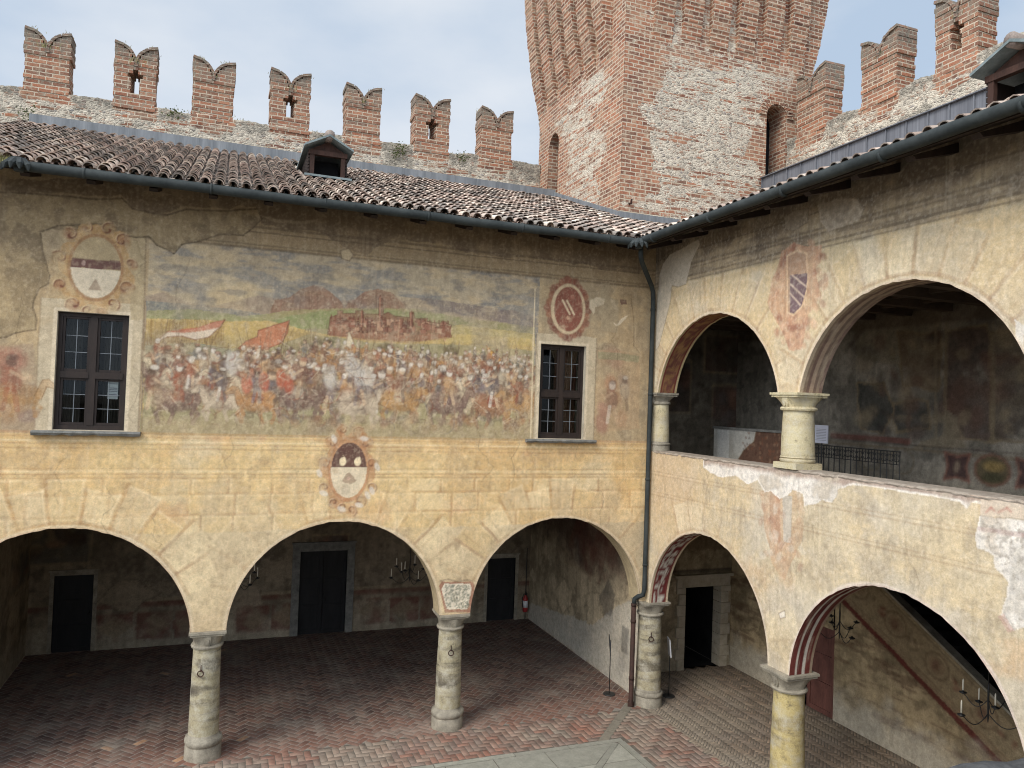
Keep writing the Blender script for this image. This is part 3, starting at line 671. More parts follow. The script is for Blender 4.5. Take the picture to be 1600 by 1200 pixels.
    # ---- painted cornice band and bare plaster above
    cv.poly([(-14.4, zC), (.1, zC), (.1, 11.2), (-14.4, 11.2)], lin(142, 126, 100), .7, .03, np.clip(W+.3, 0, 1))
    cv.lay((Z > zC)*sstep(.4, .62, st), lin(150, 130, 98), .3)
    for dz, wd in ((0, .05), (.07, .025), (.32, .03), (.42, .05)): cv.line([(-14.4, zC+dz), (.1, zC+dz)], wd, lin(86, 74, 60), .5, .015)
    grimep = P((0, 275), (0, 300), (50, 298), (110, 304), (150, 308), (190, 306), (205, 322), (262, 332), (292, 324), (345, 326), (400, 322), (410, 352), (440, 356), (500, 360), (540, 384), (570, 400), (620, 372), (700, 384), (760, 398), (840, 404), (880, 412), (930, 418), (1000, 430), (1020, 380), (980, 370), (500, 290))
    cv.poly(grimep, lin(102, 88, 74), .72, .12, np.clip(W+.2, 0, 1))
    rough = P((-40, 300), (50, 302), (110, 308), (150, 312), (190, 310), (208, 326), (262, 336), (292, 328), (345, 330), (402, 326), (409, 342), (400, 350), (380, 367), (345, 366), (330, 370), (305, 378), (285, 382), (273, 396), (245, 383), (232, 369), (215, 371), (195, 369), (185, 358), (165, 350), (130, 350), (90, 353), (63, 362), (66, 390), (72, 410), (78, 430), (75, 444), (62, 450), (55, 465), (50, 480), (57, 500), (55, 514), (25, 520), (10, 526), (-40, 534))
    cv.poly(rough, lin(150, 134, 104), .92, .03, None, edge=lin(84, 72, 58), ew=.03)
    m, sl = cv.poly_mask(rough, .03); cv.lay(m*sstep(.45, .62, gr[sl]), lin(116, 102, 82), .7, sl); cv.lay(m*sstep(.5, .7, cl[sl]), lin(176, 156, 116), .5, sl)
    cv.poly(P((405, 336), (430, 342), (470, 346), (498, 342), (496, 346), (470, 351), (428, 347)), lin(150, 136, 112), .8, .01)
    cv.poly(P((532, 392), (545, 388), (552, 398), (546, 408), (534, 404)), lin(186, 170, 138), .9, .01, edge=lin(110, 96, 78))
    cv.poly(P((592, 376), (620, 366), (648, 368), (640, 374), (600, 380)), lin(134, 118, 94), .7, .03)
    # ---- shields
    u, z = PA(150, 418); scroll_shield(cv, u, z, .40, .56, lin(184, 148, 98), lin(134, 76, 66), .8, 3, 1.42, W+.3)
    cv.ell(u, z, .40, .56, lin(172, 156, 122), .95, 0, .004, .03)
    def halfell(cu, cz, ru, rz, za, zb, col, a, wear=None):
        pts = [(cu+ru*math.cos(t), cz+rz*math.sin(t)) for t in np.linspace(0, 2*math.pi, 60)]
        pts = [(x, min(max(y, za), zb)) for x, y in pts]; cv.poly(pts, col, a, .008, wear)
    halfell(u, z, .40, .56, z-.02, z+.15, lin(104, 72, 72), .92, W2+.45); halfell(u, z, .40, .56, z-.7, z-.025, lin(206, 196, 174), .9)
    cv.poly([(u-.12, z-.42), (u, z-.2), (u+.1, z-.42)], lin(136, 116, 98), .7, .02); cv.ell(u-.2, z+.06, .03, .05, lin(186, 160, 150), .7)
    u, z = PA(888, 483); W3 = np.clip(W2+.4, 0, 1)
    for k in range(26):
        t = 2*math.pi*k/26; cv.ell(u+.47*math.cos(t)*rs.uniform(.95, 1.1), z+.60*math.sin(t)*rs.uniform(.95, 1.12), .1, .09, rs.choice([lin(134, 76, 62), lin(150, 92, 70), lin(120, 70, 60)]), .75, rs.random()*3, .03, .3)
    cv.ell(u, z, .43, .575, lin(200, 182, 148), .92, 0, .006, .04); cv.ell(u+.01, z, .36, .51, lin(134, 76, 64), .95, 0, .006, .04, wear=W3)
    for dx in (-.05, .06): cv.line([(u+dx-.1, z+.19), (u+dx+.09, z-.11)], .042, lin(218, 200, 166), .95)
    cv.ell(u, z-.2, .045, .045, lin(196, 160, 130), .8); cv.ell(u+.1, z+.28, .06, .05, lin(176, 120, 100), .5)
    # bare patches near the corner
    cv.poly(P((938, 444), (952, 442), (950, 462), (966, 470), (965, 520), (938, 516)), lin(164, 150, 122), .8, .03)
    cv.poly(P((922, 470), (932, 464), (945, 466), (944, 476), (930, 480), (928, 492), (921, 482)), lin(196, 184, 158), .85, .02)
    cv.poly(P((953, 466), (960, 470), (966, 486), (958, 482)), lin(184, 170, 142), .8, .01); cv.poly(P((957, 502), (964, 508), (970, 498), (982, 492), (976, 500), (968, 508), (962, 509)), lin(210, 200, 176), .85, .006)
    cv.poly(P((969, 468), (979, 468), (979, 476), (969, 476)), lin(104, 72, 68), .8, .012)
    cv.line(P((986, 466), (990, 500), (990, 540), (1000, 552)), .02, lin(110, 94, 74), .6, .02)
    # ---- ochre storey band with painted ashlar
    zE = PA(330, 832)[1]
    m = sstep(zB+.0, zB-.03, Z+cv.nz*.03); cv.lay(m, OCH, 1.0)
    cv.lay(m*sstep(.40, .62, cl), OCH2, .75); cv.lay(m*sstep(.5, .68, gr), lin(216, 190, 130), .7); cv.lay(m*sstep(.5, .75, hz), lin(206, 166, 100), .5)
    cv.lay(m*sstep(.46, .64, cv.fb(.28, .28, 5, .65)), lin(178, 150, 104), .5); cv.lay(m*sstep(.55, .7, cv.fb(1.1, 1.1)), lin(186, 172, 138), .6); cv.lay(m*sstep(.62, .76, cv.fb(.8, .8)), lin(198, 142, 88), .45)
    for y, wd, c, a in ((684, .05, lin(196, 142, 84), .5), (689, .03, lin(176, 130, 74), .6), (695, .03, PALE, .7), (699, .02, lin(168, 120, 66), .6), (705, .03, lin(160, 114, 64), .55), (733, .02, lin(168, 122, 70), .55), (737, .04, PALE, .6), (741, .02, lin(160, 116, 66), .6), (746, .025, lin(164, 118, 66), .55)):
        z = PA(600, y)[1]; cv.line([(-14.4, z), (.1, z)], wd, c, a*.8, .012, W+.1)
    zs = [PA(730, y)[1] for y in (747, 769, 798, 830)]
    for r_ in range(3):
        zt, zb = zs[r_], zs[r_+1]; u = -14.3+.33*r_
        while u < 0:
            wd = rs.uniform(.55, .85)
            cv.poly([(u+.03, zb+.03), (u+wd-.03, zb+.03), (u+wd-.03, zt-.03), (u+.03, zt-.03)], rs.choice([OCH, PALE, lin(205, 176, 118), lin(198, 166, 108)]), .4, .015, W)
            cv.line([(u+.02, zb+.02), (u+wd-.02, zb+.02), (u+wd-.02, zt-.03)], .05, lin(176, 126, 72), .38, .025, W); cv.line([(u+.03, zb+.04), (u+.03, zt-.03), (u+wd-.05, zt-.03)], .04, lin(228, 206, 152), .35, .02, W)
            u += wd
    m = sstep(zE+.02, zE-.02, Z+cv.nz*.1); cv.lay(m, BEIGE, .9); cv.lay(m*sstep(.42, .62, gr), lin(180, 158, 120), .6); cv.lay(m*sstep(.5, .72, cl), lin(174, 160, 130), .6)
    cv.lay(m*sstep(.5, .68, cv.fb(.22, .22, 5, .7)), lin(158, 138, 104), .5)
    for arc in ARC_A:
        voussoirs(cv, arc, 22, 158, 11, .82, zmax=zs[0]-.02, a=.55)
    for arc in ARC_A:
        uc, r, zc = arc; d = np.hypot(U-uc, Z-zc); cv.lay((1-sstep(.03, .09, d-r+cv.nx*.06))*(Z > 2.3), lin(206, 192, 160), .55)
        cv.lay((1-sstep(.008, .03, d-r+cv.nx*.05)), lin(150, 110, 90), .4)
    u, z = PA(545, 736); scroll_shield(cv, u, z+.03, .37, .60, lin(182, 122, 72), lin(150, 92, 62), .62, 8, 1.35, W+.2)
    for q, t in ((1.3, 1.0), (1.35, 2.2), (1.45, .1), (1.4, -.5), (1.45, 3.2), (1.42, 3.7), (1.32, 4.5), (1.3, 5.2), (1.3, 5.6)):
        cv.ell(u+.40*q*math.cos(t), z+.60*q*math.sin(t), .05, .09, lin(206, 202, 192), .7, rs.random()*2, .02, .3)
    cv.ell(u, z, .38, .585, lin(186, 128, 78), .8, 0, .004, .04, ring=.07)
    halfell(u, z+.02, .36, .56, z-.7, z+.08, lin(208, 196, 166), .92, np.clip(W2+.4, 0, 1)); halfell(u, z+.02, .36, .56, z+.08, z+.8, lin(92, 60, 58), .94)
    for dx in (-.13, .17):
        cv.ell(u+dx, z+.19, .068, .088, lin(226, 208, 164), .95, 0, .003, .08); cv.poly([(u+dx-.03, z+.36), (u+dx+.05, z+.27), (u+dx+.065, z+.2), (u+dx+.01, z+.22), (u+dx+.02, z+.3)], lin(226, 208, 164), .95)
    cv.poly([(u-.14, z-.2), (u-.05, z-.06), (u, z-.02), (u+.06, z-.08), (u+.16, z-.2), (u+.05, z-.26), (u-.06, z-.24)], lin(150, 122, 98), .75, .015); cv.ell(u, z-.15, .035, .035, lin(196, 160, 140), .8)
    cv.ell(u-.05, z-.38, .08, .12, lin(176, 164, 140), .6, 0, .02, .3)
    # floral panel over the middle pier
    pan = P((695, 957), (686, 915), (690, 909), (739, 909), (742, 915), (735, 957)); cv.poly(pan, lin(150, 92, 72), .85, .006)
    cv.poly(P((698, 952), (690, 920), (694, 912), (735, 912), (737, 920), (730, 952)), lin(206, 202, 184), .95, .006)
    for k in range(200):
        x = 695+rs.random()*38; y = 914+rs.random()*36
        cv.ell(*PA(x, y), .02+.015*rs.random(), .012, rs.choice([lin(112, 122, 108), lin(128, 132, 116), lin(96, 110, 98)]), .7, rs.random()*3, .006, .4)
    cv.ell(*PA(714, 934), .07, .07, lin(120, 124, 108), .7, 0, 0, .1, ring=.25); cv.ell(*PA(714, 934), .02, .02, lin(110, 100, 84), .8)
    cv.line(P((688, 908), (700, 905), (715, 909), (730, 906), (744, 908)), .03, lin(110, 92, 70), .6, .02)
    # general weathering: fine rain streaks, pitting, hairline cracks
    cv.lay(sstep(.58, .82, cv.fb(1.6, .07, 5, .6)), lin(120, 106, 86), .13); cv.lay(sstep(.6, .8, cv.fb(1.2, .05, 5, .6)), lin(214, 200, 168), .09)
    cv.lay(sstep(.55, .75, cv.fb(.045, .045, 2, .6)), lin(110, 94, 74), .16); cv.lay(sstep(.55, .75, cv.fb(.04, .04, 2, .6)), lin(214, 200, 170), .16)
    lum = cv.c@np.array([.3, .6, .1]); q = np.where(cv.Z < zB, .70, .86)[..., None]; cv.c = (lum[..., None]*np.array([1.12, 1.0, .84])*(1-q)+cv.c*q)*np.where(cv.Z < zB, 1.0, .95)[..., None]*np.array([1.15, 1.075, 1.01])
    for k in range(26):
        u, z = rs.uniform(-14, 0), rs.uniform(4.6, 10.2); pts = [(u, z)]
        for j in range(7): u += rs.uniform(-.12, .12); z -= rs.uniform(.05, .2); pts.append((u, z))
        cv.line(pts, .012, lin(92, 78, 62), .4, .02)
    return cv

def loss(cv, pts, col, gr, halo=lin(196, 172, 128)):
    cv.poly(pts, halo, .8, .07); cv.poly(pts, halo*.62, .7, .045); cv.poly([(u+.02, z-.02) for u, z in pts], col, .95, .045)
    m, sl = cv.poly_mask(pts, .045); cv.lay(m*sstep(.45, .62, gr[sl]), col*.72, .75, sl); cv.lay(m*sstep(.52, .66, cv.fb(.5, .5)[sl]), lin(190, 164, 124), .5, sl); cv.lay(m*sstep(.55, .7, cv.fb(.06, .06, 3, .6)[sl]), col*.55, .5, sl)
def paint_B():
    cv = Canvas(-14.5, .05, 2.2, 11.1, .0155, 300); U, Z = cv.U, cv.Z; rs = random.Random(21)
    P = lambda *q: [PB(*x) for x in q]
    cl = cv.fb(1.5, 1.5, 6); gr = cv.fb(.35, .35, 5, .65); hz = cv.fb(.12, 1.2, 5, .6); st = cv.fb(.9, .1, 5, .6)
    cv.c[:] = lin(204, 180, 122)
    cv.lay(sstep(.4, .62, cl), lin(212, 178, 108), .7); cv.lay(sstep(.5, .7, gr), lin(192, 170, 126), .7); cv.lay(sstep(.5, .72, hz), lin(214, 192, 138), .5); cv.lay(sstep(.55, .72, cv.fb(.9, .9)), lin(188, 174, 144), .65)
    W = np.clip(cv.fb(.5, .5)*2.2-.35, .2, 1)
    # upper painted cornice, streaky
    zc0 = PB(1300, 300)[1]
    m = sstep(9.75, 10.0, Z+cv.nz*.3); cv.lay(m, lin(160, 138, 100), .7); cv.lay(m*sstep(.45, .65, hz), lin(128, 112, 86), .6); cv.lay(m*sstep(.5, .7, st), lin(112, 98, 78), .35); cv.lay(m*sstep(.45, .62, cv.fb(.7, .9, 6, .6)), lin(120, 104, 82), .6)
    m = sstep(10.2, 10.6, Z+cv.nz*1.2); cv.lay(m, lin(104, 90, 74), .75)
    for z, wd in ((9.86, .03), (9.95, .04), (10.12, .03), (10.2, .05), (10.5, .04)): cv.line([(-14.5, z), (.1, z)], wd, lin(88, 72, 54), .5, .012)
    for arc in ARC_U: voussoirs(cv, arc, 14, 166, 13, .95, a=.55, zmax=9.8)
    # bare plaster patches, upper
    pk = dict(col=lin(196, 184, 158), a=.92, rough=.02, edge=lin(132, 112, 84), ew=.015)
    cv.poly(P((1036, 412), (1046, 398), (1066, 388), (1092, 374), (1094, 382), (1080, 410), (1072, 444), (1060, 448), (1050, 446), (1048, 470), (1040, 500), (1030, 540), (1024, 548), (1026, 480), (1030, 430)), **pk)
    cv.poly(P((1226, 340), (1240, 330), (1264, 326), (1262, 348), (1240, 360), (1226, 358)), lin(150, 136, 112), .85, .02, edge=lin(110, 94, 72), ew=.012)
    cv.poly(P((1280, 320), (1310, 310), (1340, 308), (1352, 322), (1346, 340), (1316, 352), (1296, 360), (1284, 345)), lin(176, 160, 130), .9, .02, edge=lin(110, 94, 72), ew=.012)
    cv.poly(P((1166, 350), (1200, 338), (1215, 336), (1206, 352), (1180, 362)), lin(140, 126, 102), .7, .03)
    cv.poly(P((1585, 500), (1600, 510), (1600, 575), (1588, 548)), lin(206, 200, 184), .9, .02)
    loss(cv, P((1280, 320), (1310, 310), (1340, 308), (1352, 322), (1346, 340), (1316, 352), (1296, 360), (1284, 345)), lin(176, 160, 132), gr, lin(140, 122, 94))
    # crest on the upper spandrel
    u, z = PB(1247, 452); fr = lin(196, 132, 84); dk = lin(158, 92, 64)
    cv.poly(P((1222, 392), (1240, 380), (1262, 388), (1284, 384), (1282, 412), (1274, 420), (1280, 450), (1276, 478), (1262, 492), (1258, 520), (1254, 544), (1232, 546), (1222, 520), (1210, 496), (1198, 470), (1204, 440), (1214, 420)), fr, .72, .06, np.clip(W+.35, 0, 1))
    for k in range(46):
        t = rs.random()*6.28; q = rs.uniform(1.05, 1.7); cv.ell(u+.42*q*math.cos(t), z+.50*q*math.sin(t), .09, .06, rs.choice([fr, dk, dk, lin(214, 170, 120)]), .5, rs.random()*3, .03, .4)
    for k in range(30):
        x, y = rs.uniform(1212, 1266), rs.uniform(490, 540); cv.ell(*PB(x, y), .07, .05, rs.choice([fr, dk, lin(214, 160, 112)]), .45, rs.random()*3, .03, .4)
    sh = P((1230, 400), (1246, 392), (1260, 396), (1262, 440), (1256, 474), (1240, 492), (1230, 488), (1230, 440))
    cv.poly(sh, lin(176, 132, 92), .85, .01, edge=lin(216, 176, 122), ew=.04)
    cv.poly(P((1234, 430), (1262, 427), (1260, 452), (1252, 478), (1240, 490), (1234, 488)), lin(112, 86, 98), .9, .008)
    for a_, b_ in (((1238, 430), (1260, 448)), ((1235, 444), (1256, 464)), ((1234, 458), (1250, 476))): cv.line(P(a_, b_), .03, lin(206, 178, 150), .85)
    # storey band
    m = (Z < PAR+.05).astype(float); cv.lay(m, lin(204, 184, 138), .75); cv.lay(m*sstep(.42, .62, cl), lin(208, 180, 118), .7); cv.lay(m*sstep(.5, .66, gr), lin(184, 166, 130), .7)
    cv.lay(m*sstep(.48, .66, cv.fb(.26, .26, 5, .68)), lin(170, 150, 112), .5); cv.lay(m*sstep(.6, .75, cv.fb(.9, .9)), lin(204, 160, 98), .6); cv.lay(m*sstep(.55, .72, cv.fb(1.3, 1.3)), lin(190, 180, 156), .6)
    m2 = m*sstep(-2.6, -1.4, U); cv.lay(m2*sstep(3.6, 4.8, Z), lin(206, 166, 100), .55)
    for z, wd in ((5.52, .02), (5.45, .03), (5.05, .02), (4.98, .03)): cv.line([(-9.5, z), (.1, z)], wd, lin(160, 122, 74), .38, .012)
    voussoirs(cv, ARC_L[0], 14, 166, 12, .8, a=.4, zmax=5.0)
    for k in range(10): pass
    # faded pilaster strip
    cv.poly(P((1186, 770), (1206, 762), (1226, 770), (1250, 764), (1258, 800), (1252, 850), (1236, 880), (1226, 910), (1206, 880), (1196, 830)), lin(196, 142, 88), .6, .06, np.clip(W+.2, 0, 1))
    cv.poly(P((1222, 772), (1238, 776), (1236, 850), (1224, 846)), lin(184, 178, 160), .8, .02); cv.poly(P((1200, 768), (1218, 766), (1220, 850), (1206, 846)), lin(186, 122, 76), .6, .03, W)
    for k in range(30): cv.ell(*PB(rs.uniform(1188, 1256), rs.uniform(770, 890)), .06, .09, rs.choice([lin(196, 140, 88), lin(176, 116, 80), lin(206, 196, 172)]), .4, rs.random()*3, .04, .4)
    # peeled lime under the parapet and the big white loss at right
    LIME = lin(226, 220, 206)
    top = PAR+.1
    pts = [(1100, 728), (1112, 738), (1126, 744), (1150, 742), (1170, 756), (1186, 750), (1196, 768), (1206, 766), (1218, 778), (1232, 772), (1240, 764), (1256, 772), (1258, 790), (1274, 786), (1286, 780), (1300, 784), (1308, 772), (1308, 762), (1330, 754), (1360, 758), (1400, 764), (1450, 772), (1500, 780), (1512, 792), (1520, 782), (1600, 790), (1640, 800)]
    loss(cv, P(*pts)+[(PB(1640, 800)[0], top), (PB(1100, 728)[0], top)], LIME, gr)
    m, sl = cv.poly_mask(P(*pts)+[(PB(1640, 800)[0], top), (PB(1100, 728)[0], top)], .025); cv.lay(m*sstep(PAR-.16, PAR-.05, Z[sl]+cv.nz[sl]*.2), lin(160, 126, 104), .8, sl); cv.lay(m*sstep(.5, .7, gr[sl]), lin(196, 180, 152), .7, sl)
    big = P((1532, 804), (1560, 806), (1700, 826), (1700, 1010), (1610, 976), (1580, 986), (1566, 960), (1574, 930), (1578, 908), (1566, 894), (1556, 884), (1554, 866), (1548, 860), (1528, 854), (1525, 840))
    loss(cv, big, LIME, gr)
    m, sl = cv.poly_mask(big, .03); cv.lay(m*sstep(.6, .7, cv.fb(.05, .05, 3, .6)[sl]), lin(140, 128, 110), .6, sl); cv.lay(m*sstep(.55, .72, gr[sl]), lin(204, 196, 176), .6, sl)
    cv.line(P((1530, 826), (1600, 836), (1700, 850)), .06, lin(176, 140, 130), .55, .02)
    cv.poly(P((1532, 804), (1600, 812), (1700, 826), (1700, 800), (1532, 778)), lin(206, 184, 154), .9, .02); cv.line(P((1540, 800), (1548, 792), (1554, 798)), .03, lin(190, 90, 70), .5, .02); cv.line(P((1560, 800), (1574, 794), (1580, 800)), .03, lin(190, 90, 70), .5, .02)
    cv.poly(P((1560, 964), (1568, 960), (1584, 986), (1574, 990)), lin(196, 150, 130), .7, .02)
    cv.poly(P((1217, 958), (1226, 954), (1227, 964), (1219, 966)), lin(226, 218, 200), .8, .015, edge=lin(130, 104, 74), ew=.015)
    for arc, c in ((ARC_L[0], lin(206, 192, 160)), (ARC_L[1], lin(222, 206, 192)), (ARC_L[2], lin(222, 206, 192)), (ARC_U[0], lin(214, 198, 160)), (ARC_U[1], lin(218, 202, 164)), (ARC_U[2], lin(214, 198, 160))):
        uc, r, zc = arc; d = np.hypot(U-uc, Z-zc); up = (Z > PAR) if zc > 5 else (Z < PAR)
        cv.lay((1-sstep(.02, .06, d-r+cv.nx*.10))*up, c, .6); cv.lay((1-sstep(.01, .03, d-r+cv.nx*.05))*up, lin(176, 130, 112), .35)
    cv.lay(sstep(.58, .82, cv.fb(1.4, .06, 5, .6)), lin(126, 108, 80), .16); cv.lay(sstep(.62, .8, cv.fb(1.0, .05, 5, .6)), lin(226, 212, 176), .12)
    cv.lay(sstep(.55, .75, cv.fb(.045, .045, 2, .6)), lin(126, 104, 76), .16); cv.lay(sstep(.55, .75, cv.fb(.04, .04, 2, .6)), lin(228, 216, 186), .18)
    lum = cv.c@np.array([.3, .6, .1]); cv.c = (lum[..., None]*np.array([1.06, 1.0, .88])*.38+cv.c*.62)*np.array([1.06, 1.03, 1.05])
    for k in range(24):
        u, z = rs.uniform(-9, 0), rs.uniform(4.5, 10.2); pts = [(u, z)]
        for j in range(7): u += rs.uniform(-.12, .12); z -= rs.uniform(.05, .2); pts.append((u, z))
        cv.line(pts, .010, lin(110, 90, 66), .4, .02)
    return cv

def aged_fresco(u0, u1, z0, z1, seed, base=(150, 132, 108), res=.035, dado=None, panels=0, dark=.5):
    """faded interior paint: plaster, losses, panels"""
    cv = Canvas(u0, u1, z0, z1, res, seed); rs = random.Random(seed)
    cl = cv.fb(1.1, 1.1, 5); gr = cv.fb(.3, .3, 4, .65); b = lin(*base)
    b = b*1.15; cv.c[:] = b; cv.lay(sstep(.4, .65, cl), b*1.25, .7); cv.lay(sstep(.5, .66, gr), b*.5, .75); cv.lay(sstep(.5, .64, cv.fb(.9, .9, 6, .6)), b*.55, .7); cv.lay(sstep(.54, .66, cv.fb(.5, .5, 6, .6)), b*1.4, .6)
    W = np.clip(cv.fb(.6, .6)*2.4-.5, 0, 1)
    for k in range(panels):
        u = rs.uniform(u0, u1); z = z0+(z1-z0)*rs.uniform(.35, .9); a, c = rs.uniform(.5, 1.3), rs.uniform(.4, .8)
        cv.poly([(u-a, z-c), (u+a, z-c), (u+a, z+c), (u-a, z+c)], rs.choice([lin(92, 66, 58), lin(84, 84, 78), lin(112, 92, 66), lin(76, 62, 58)]), .7, .08, W)
        for j in range(14): cv.ell(u+rs.uniform(-a, a)*.8, z+rs.uniform(-c, c)*.8, rs.uniform(.08, .22), rs.uniform(.1, .3), rs.choice([lin(140, 104, 84), lin(96, 90, 84), lin(168, 146, 112), lin(70, 52, 48)]), .5, rs.random()*3, .05, .4, wear=W+.2)
        cv.line([(u-a, z-c), (u+a, z-c), (u+a, z+c), (u-a, z+c), (u-a, z-c)], .05, lin(170, 150, 118), .5, .02)
    if dado:
        cv.band(dado-.06, dado+.06, lin(104, 56, 50), .6, rough=.04, wear=W+.3); cv.band(dado+.1, dado+.14, lin(170, 150, 120), .6, rough=.03)
    for k in range(9):
        u = rs.uniform(u0, u1); z = rs.uniform(z0, z1); pts = [(u+rs.uniform(.3, .9)*math.cos(t), z+rs.uniform(.2, .6)*math.sin(t)) for t in np.linspace(0, 6.28, 11)[:-1]]
        cv.poly(pts, b*rs.choice([1.35, 1.2, .75]), .75, .08, edge=b*.5, ew=.03)
    m = 1-sstep(z0+.15, z0+1.0, cv.Z+cv.nz*1.2); cv.lay(m, lin(172, 162, 142), .55)
    cv.lay(sstep(.5, .7, cv.fb(1.2, .1)), b*.55, .35)
    return cv
# ------------------------------------------------------------------ common pieces
def soffit(name, parent, arc, cap, axis, colf, d0=0.0, d1=TH, n=70, k=24):
    uc, r, zc = arc; t0 = math.asin(max(-1, min(1, (cap-zc)/r)))
    T = np.linspace(t0, math.pi-t0, n); D = np.linspace(d0, d1, k)
    TT, DD = np.meshgrid(T, D); u = uc+r*np.cos(TT); z = zc+rim(r, TT)*np.sin(TT)
    V = np.stack([u, DD, z], -1) if axis == 'A' else np.stack([DD, u, z], -1)
    idx = np.arange(n*k).reshape(k, n); a, b, c, e = idx[:-1, :-1], idx[:-1, 1:], idx[1:, 1:], idx[1:, :-1]
    F = np.stack([a, e, c, b], -1).reshape(-1, 4) if axis == 'A' else np.stack([a, b, c, e], -1).reshape(-1, 4)
    col = colf(TT.ravel()*r, (DD.ravel()-d0)/(d1-d0))
    return mesh_obj(name, V.reshape(-1, 3), F, M_PAINT, parent, col=col, smooth=True)
def nz2(s, t, seed, fs=4.0, ft=6.0):
    h = fbm(64, 256, 8, 8, 4, .6, seed); i = np.clip((t*63).astype(int), 0, 63); j = np.clip((s/7.0*255).astype(int), 0, 255); return h[i, j]
def sof_plain(base, seed):
    def f(s, t):
        n = nz2(s, t, seed); c = np.tile(lin(*base), (len(s), 1)); c *= (0.75+.5*n)[:, None]
        e = (t < .06); c[e] = lin(206, 190, 160); return c
    return f
def sof_stripes(cols, seed, wear=.5):
    def f(s, t):
        n = nz2(s, t, seed); k = np.clip((t*len(cols)).astype(int), 0, len(cols)-1); c = np.array([lin(*q) for q in cols])[k]
        m = sstep(.55, .7, n)*wear; c = c*(1-m[:, None])+lin(196, 180, 156)*m[:, None]; return c*(0.8+.4*nz2(s, t, seed+1))[:, None]
    return f
def sof_floral(base, fig, seed, edge=(196, 178, 150)):
    rs = np.random.RandomState(seed)
    ss = np.arange(.25, 6.8, .30); pts = np.c_[np.repeat(ss, 9)+rs.uniform(-.13, .13, len(ss)*9), .5+rs.uniform(-.3, .3, len(ss)*9)]; rad = rs.uniform(.03, .09, len(pts))
    def f(s, t):
        c = np.tile(lin(*base), (len(s), 1)); n = nz2(s, t, seed)
        d = np.full(len(s), 9.0)
        for (a, b), q in zip(pts, rad): d = np.minimum(d, np.hypot(s-a, (t-b)*TH)/q)
        m = (1-sstep(.7, 1.1, d))*sstep(.3, .5, n); c = c*(1-m[:, None])+lin(*fig)*m[:, None]
        e = (t < .12) | (t > .88); c[e] = lin(*edge); g = (np.abs(t-.15) < .03) | (np.abs(t-.85) < .03); c[g] = lin(120, 62, 54)
        return c*(0.75+.5*nz2(s, t, seed+1))[:, None]
    return f

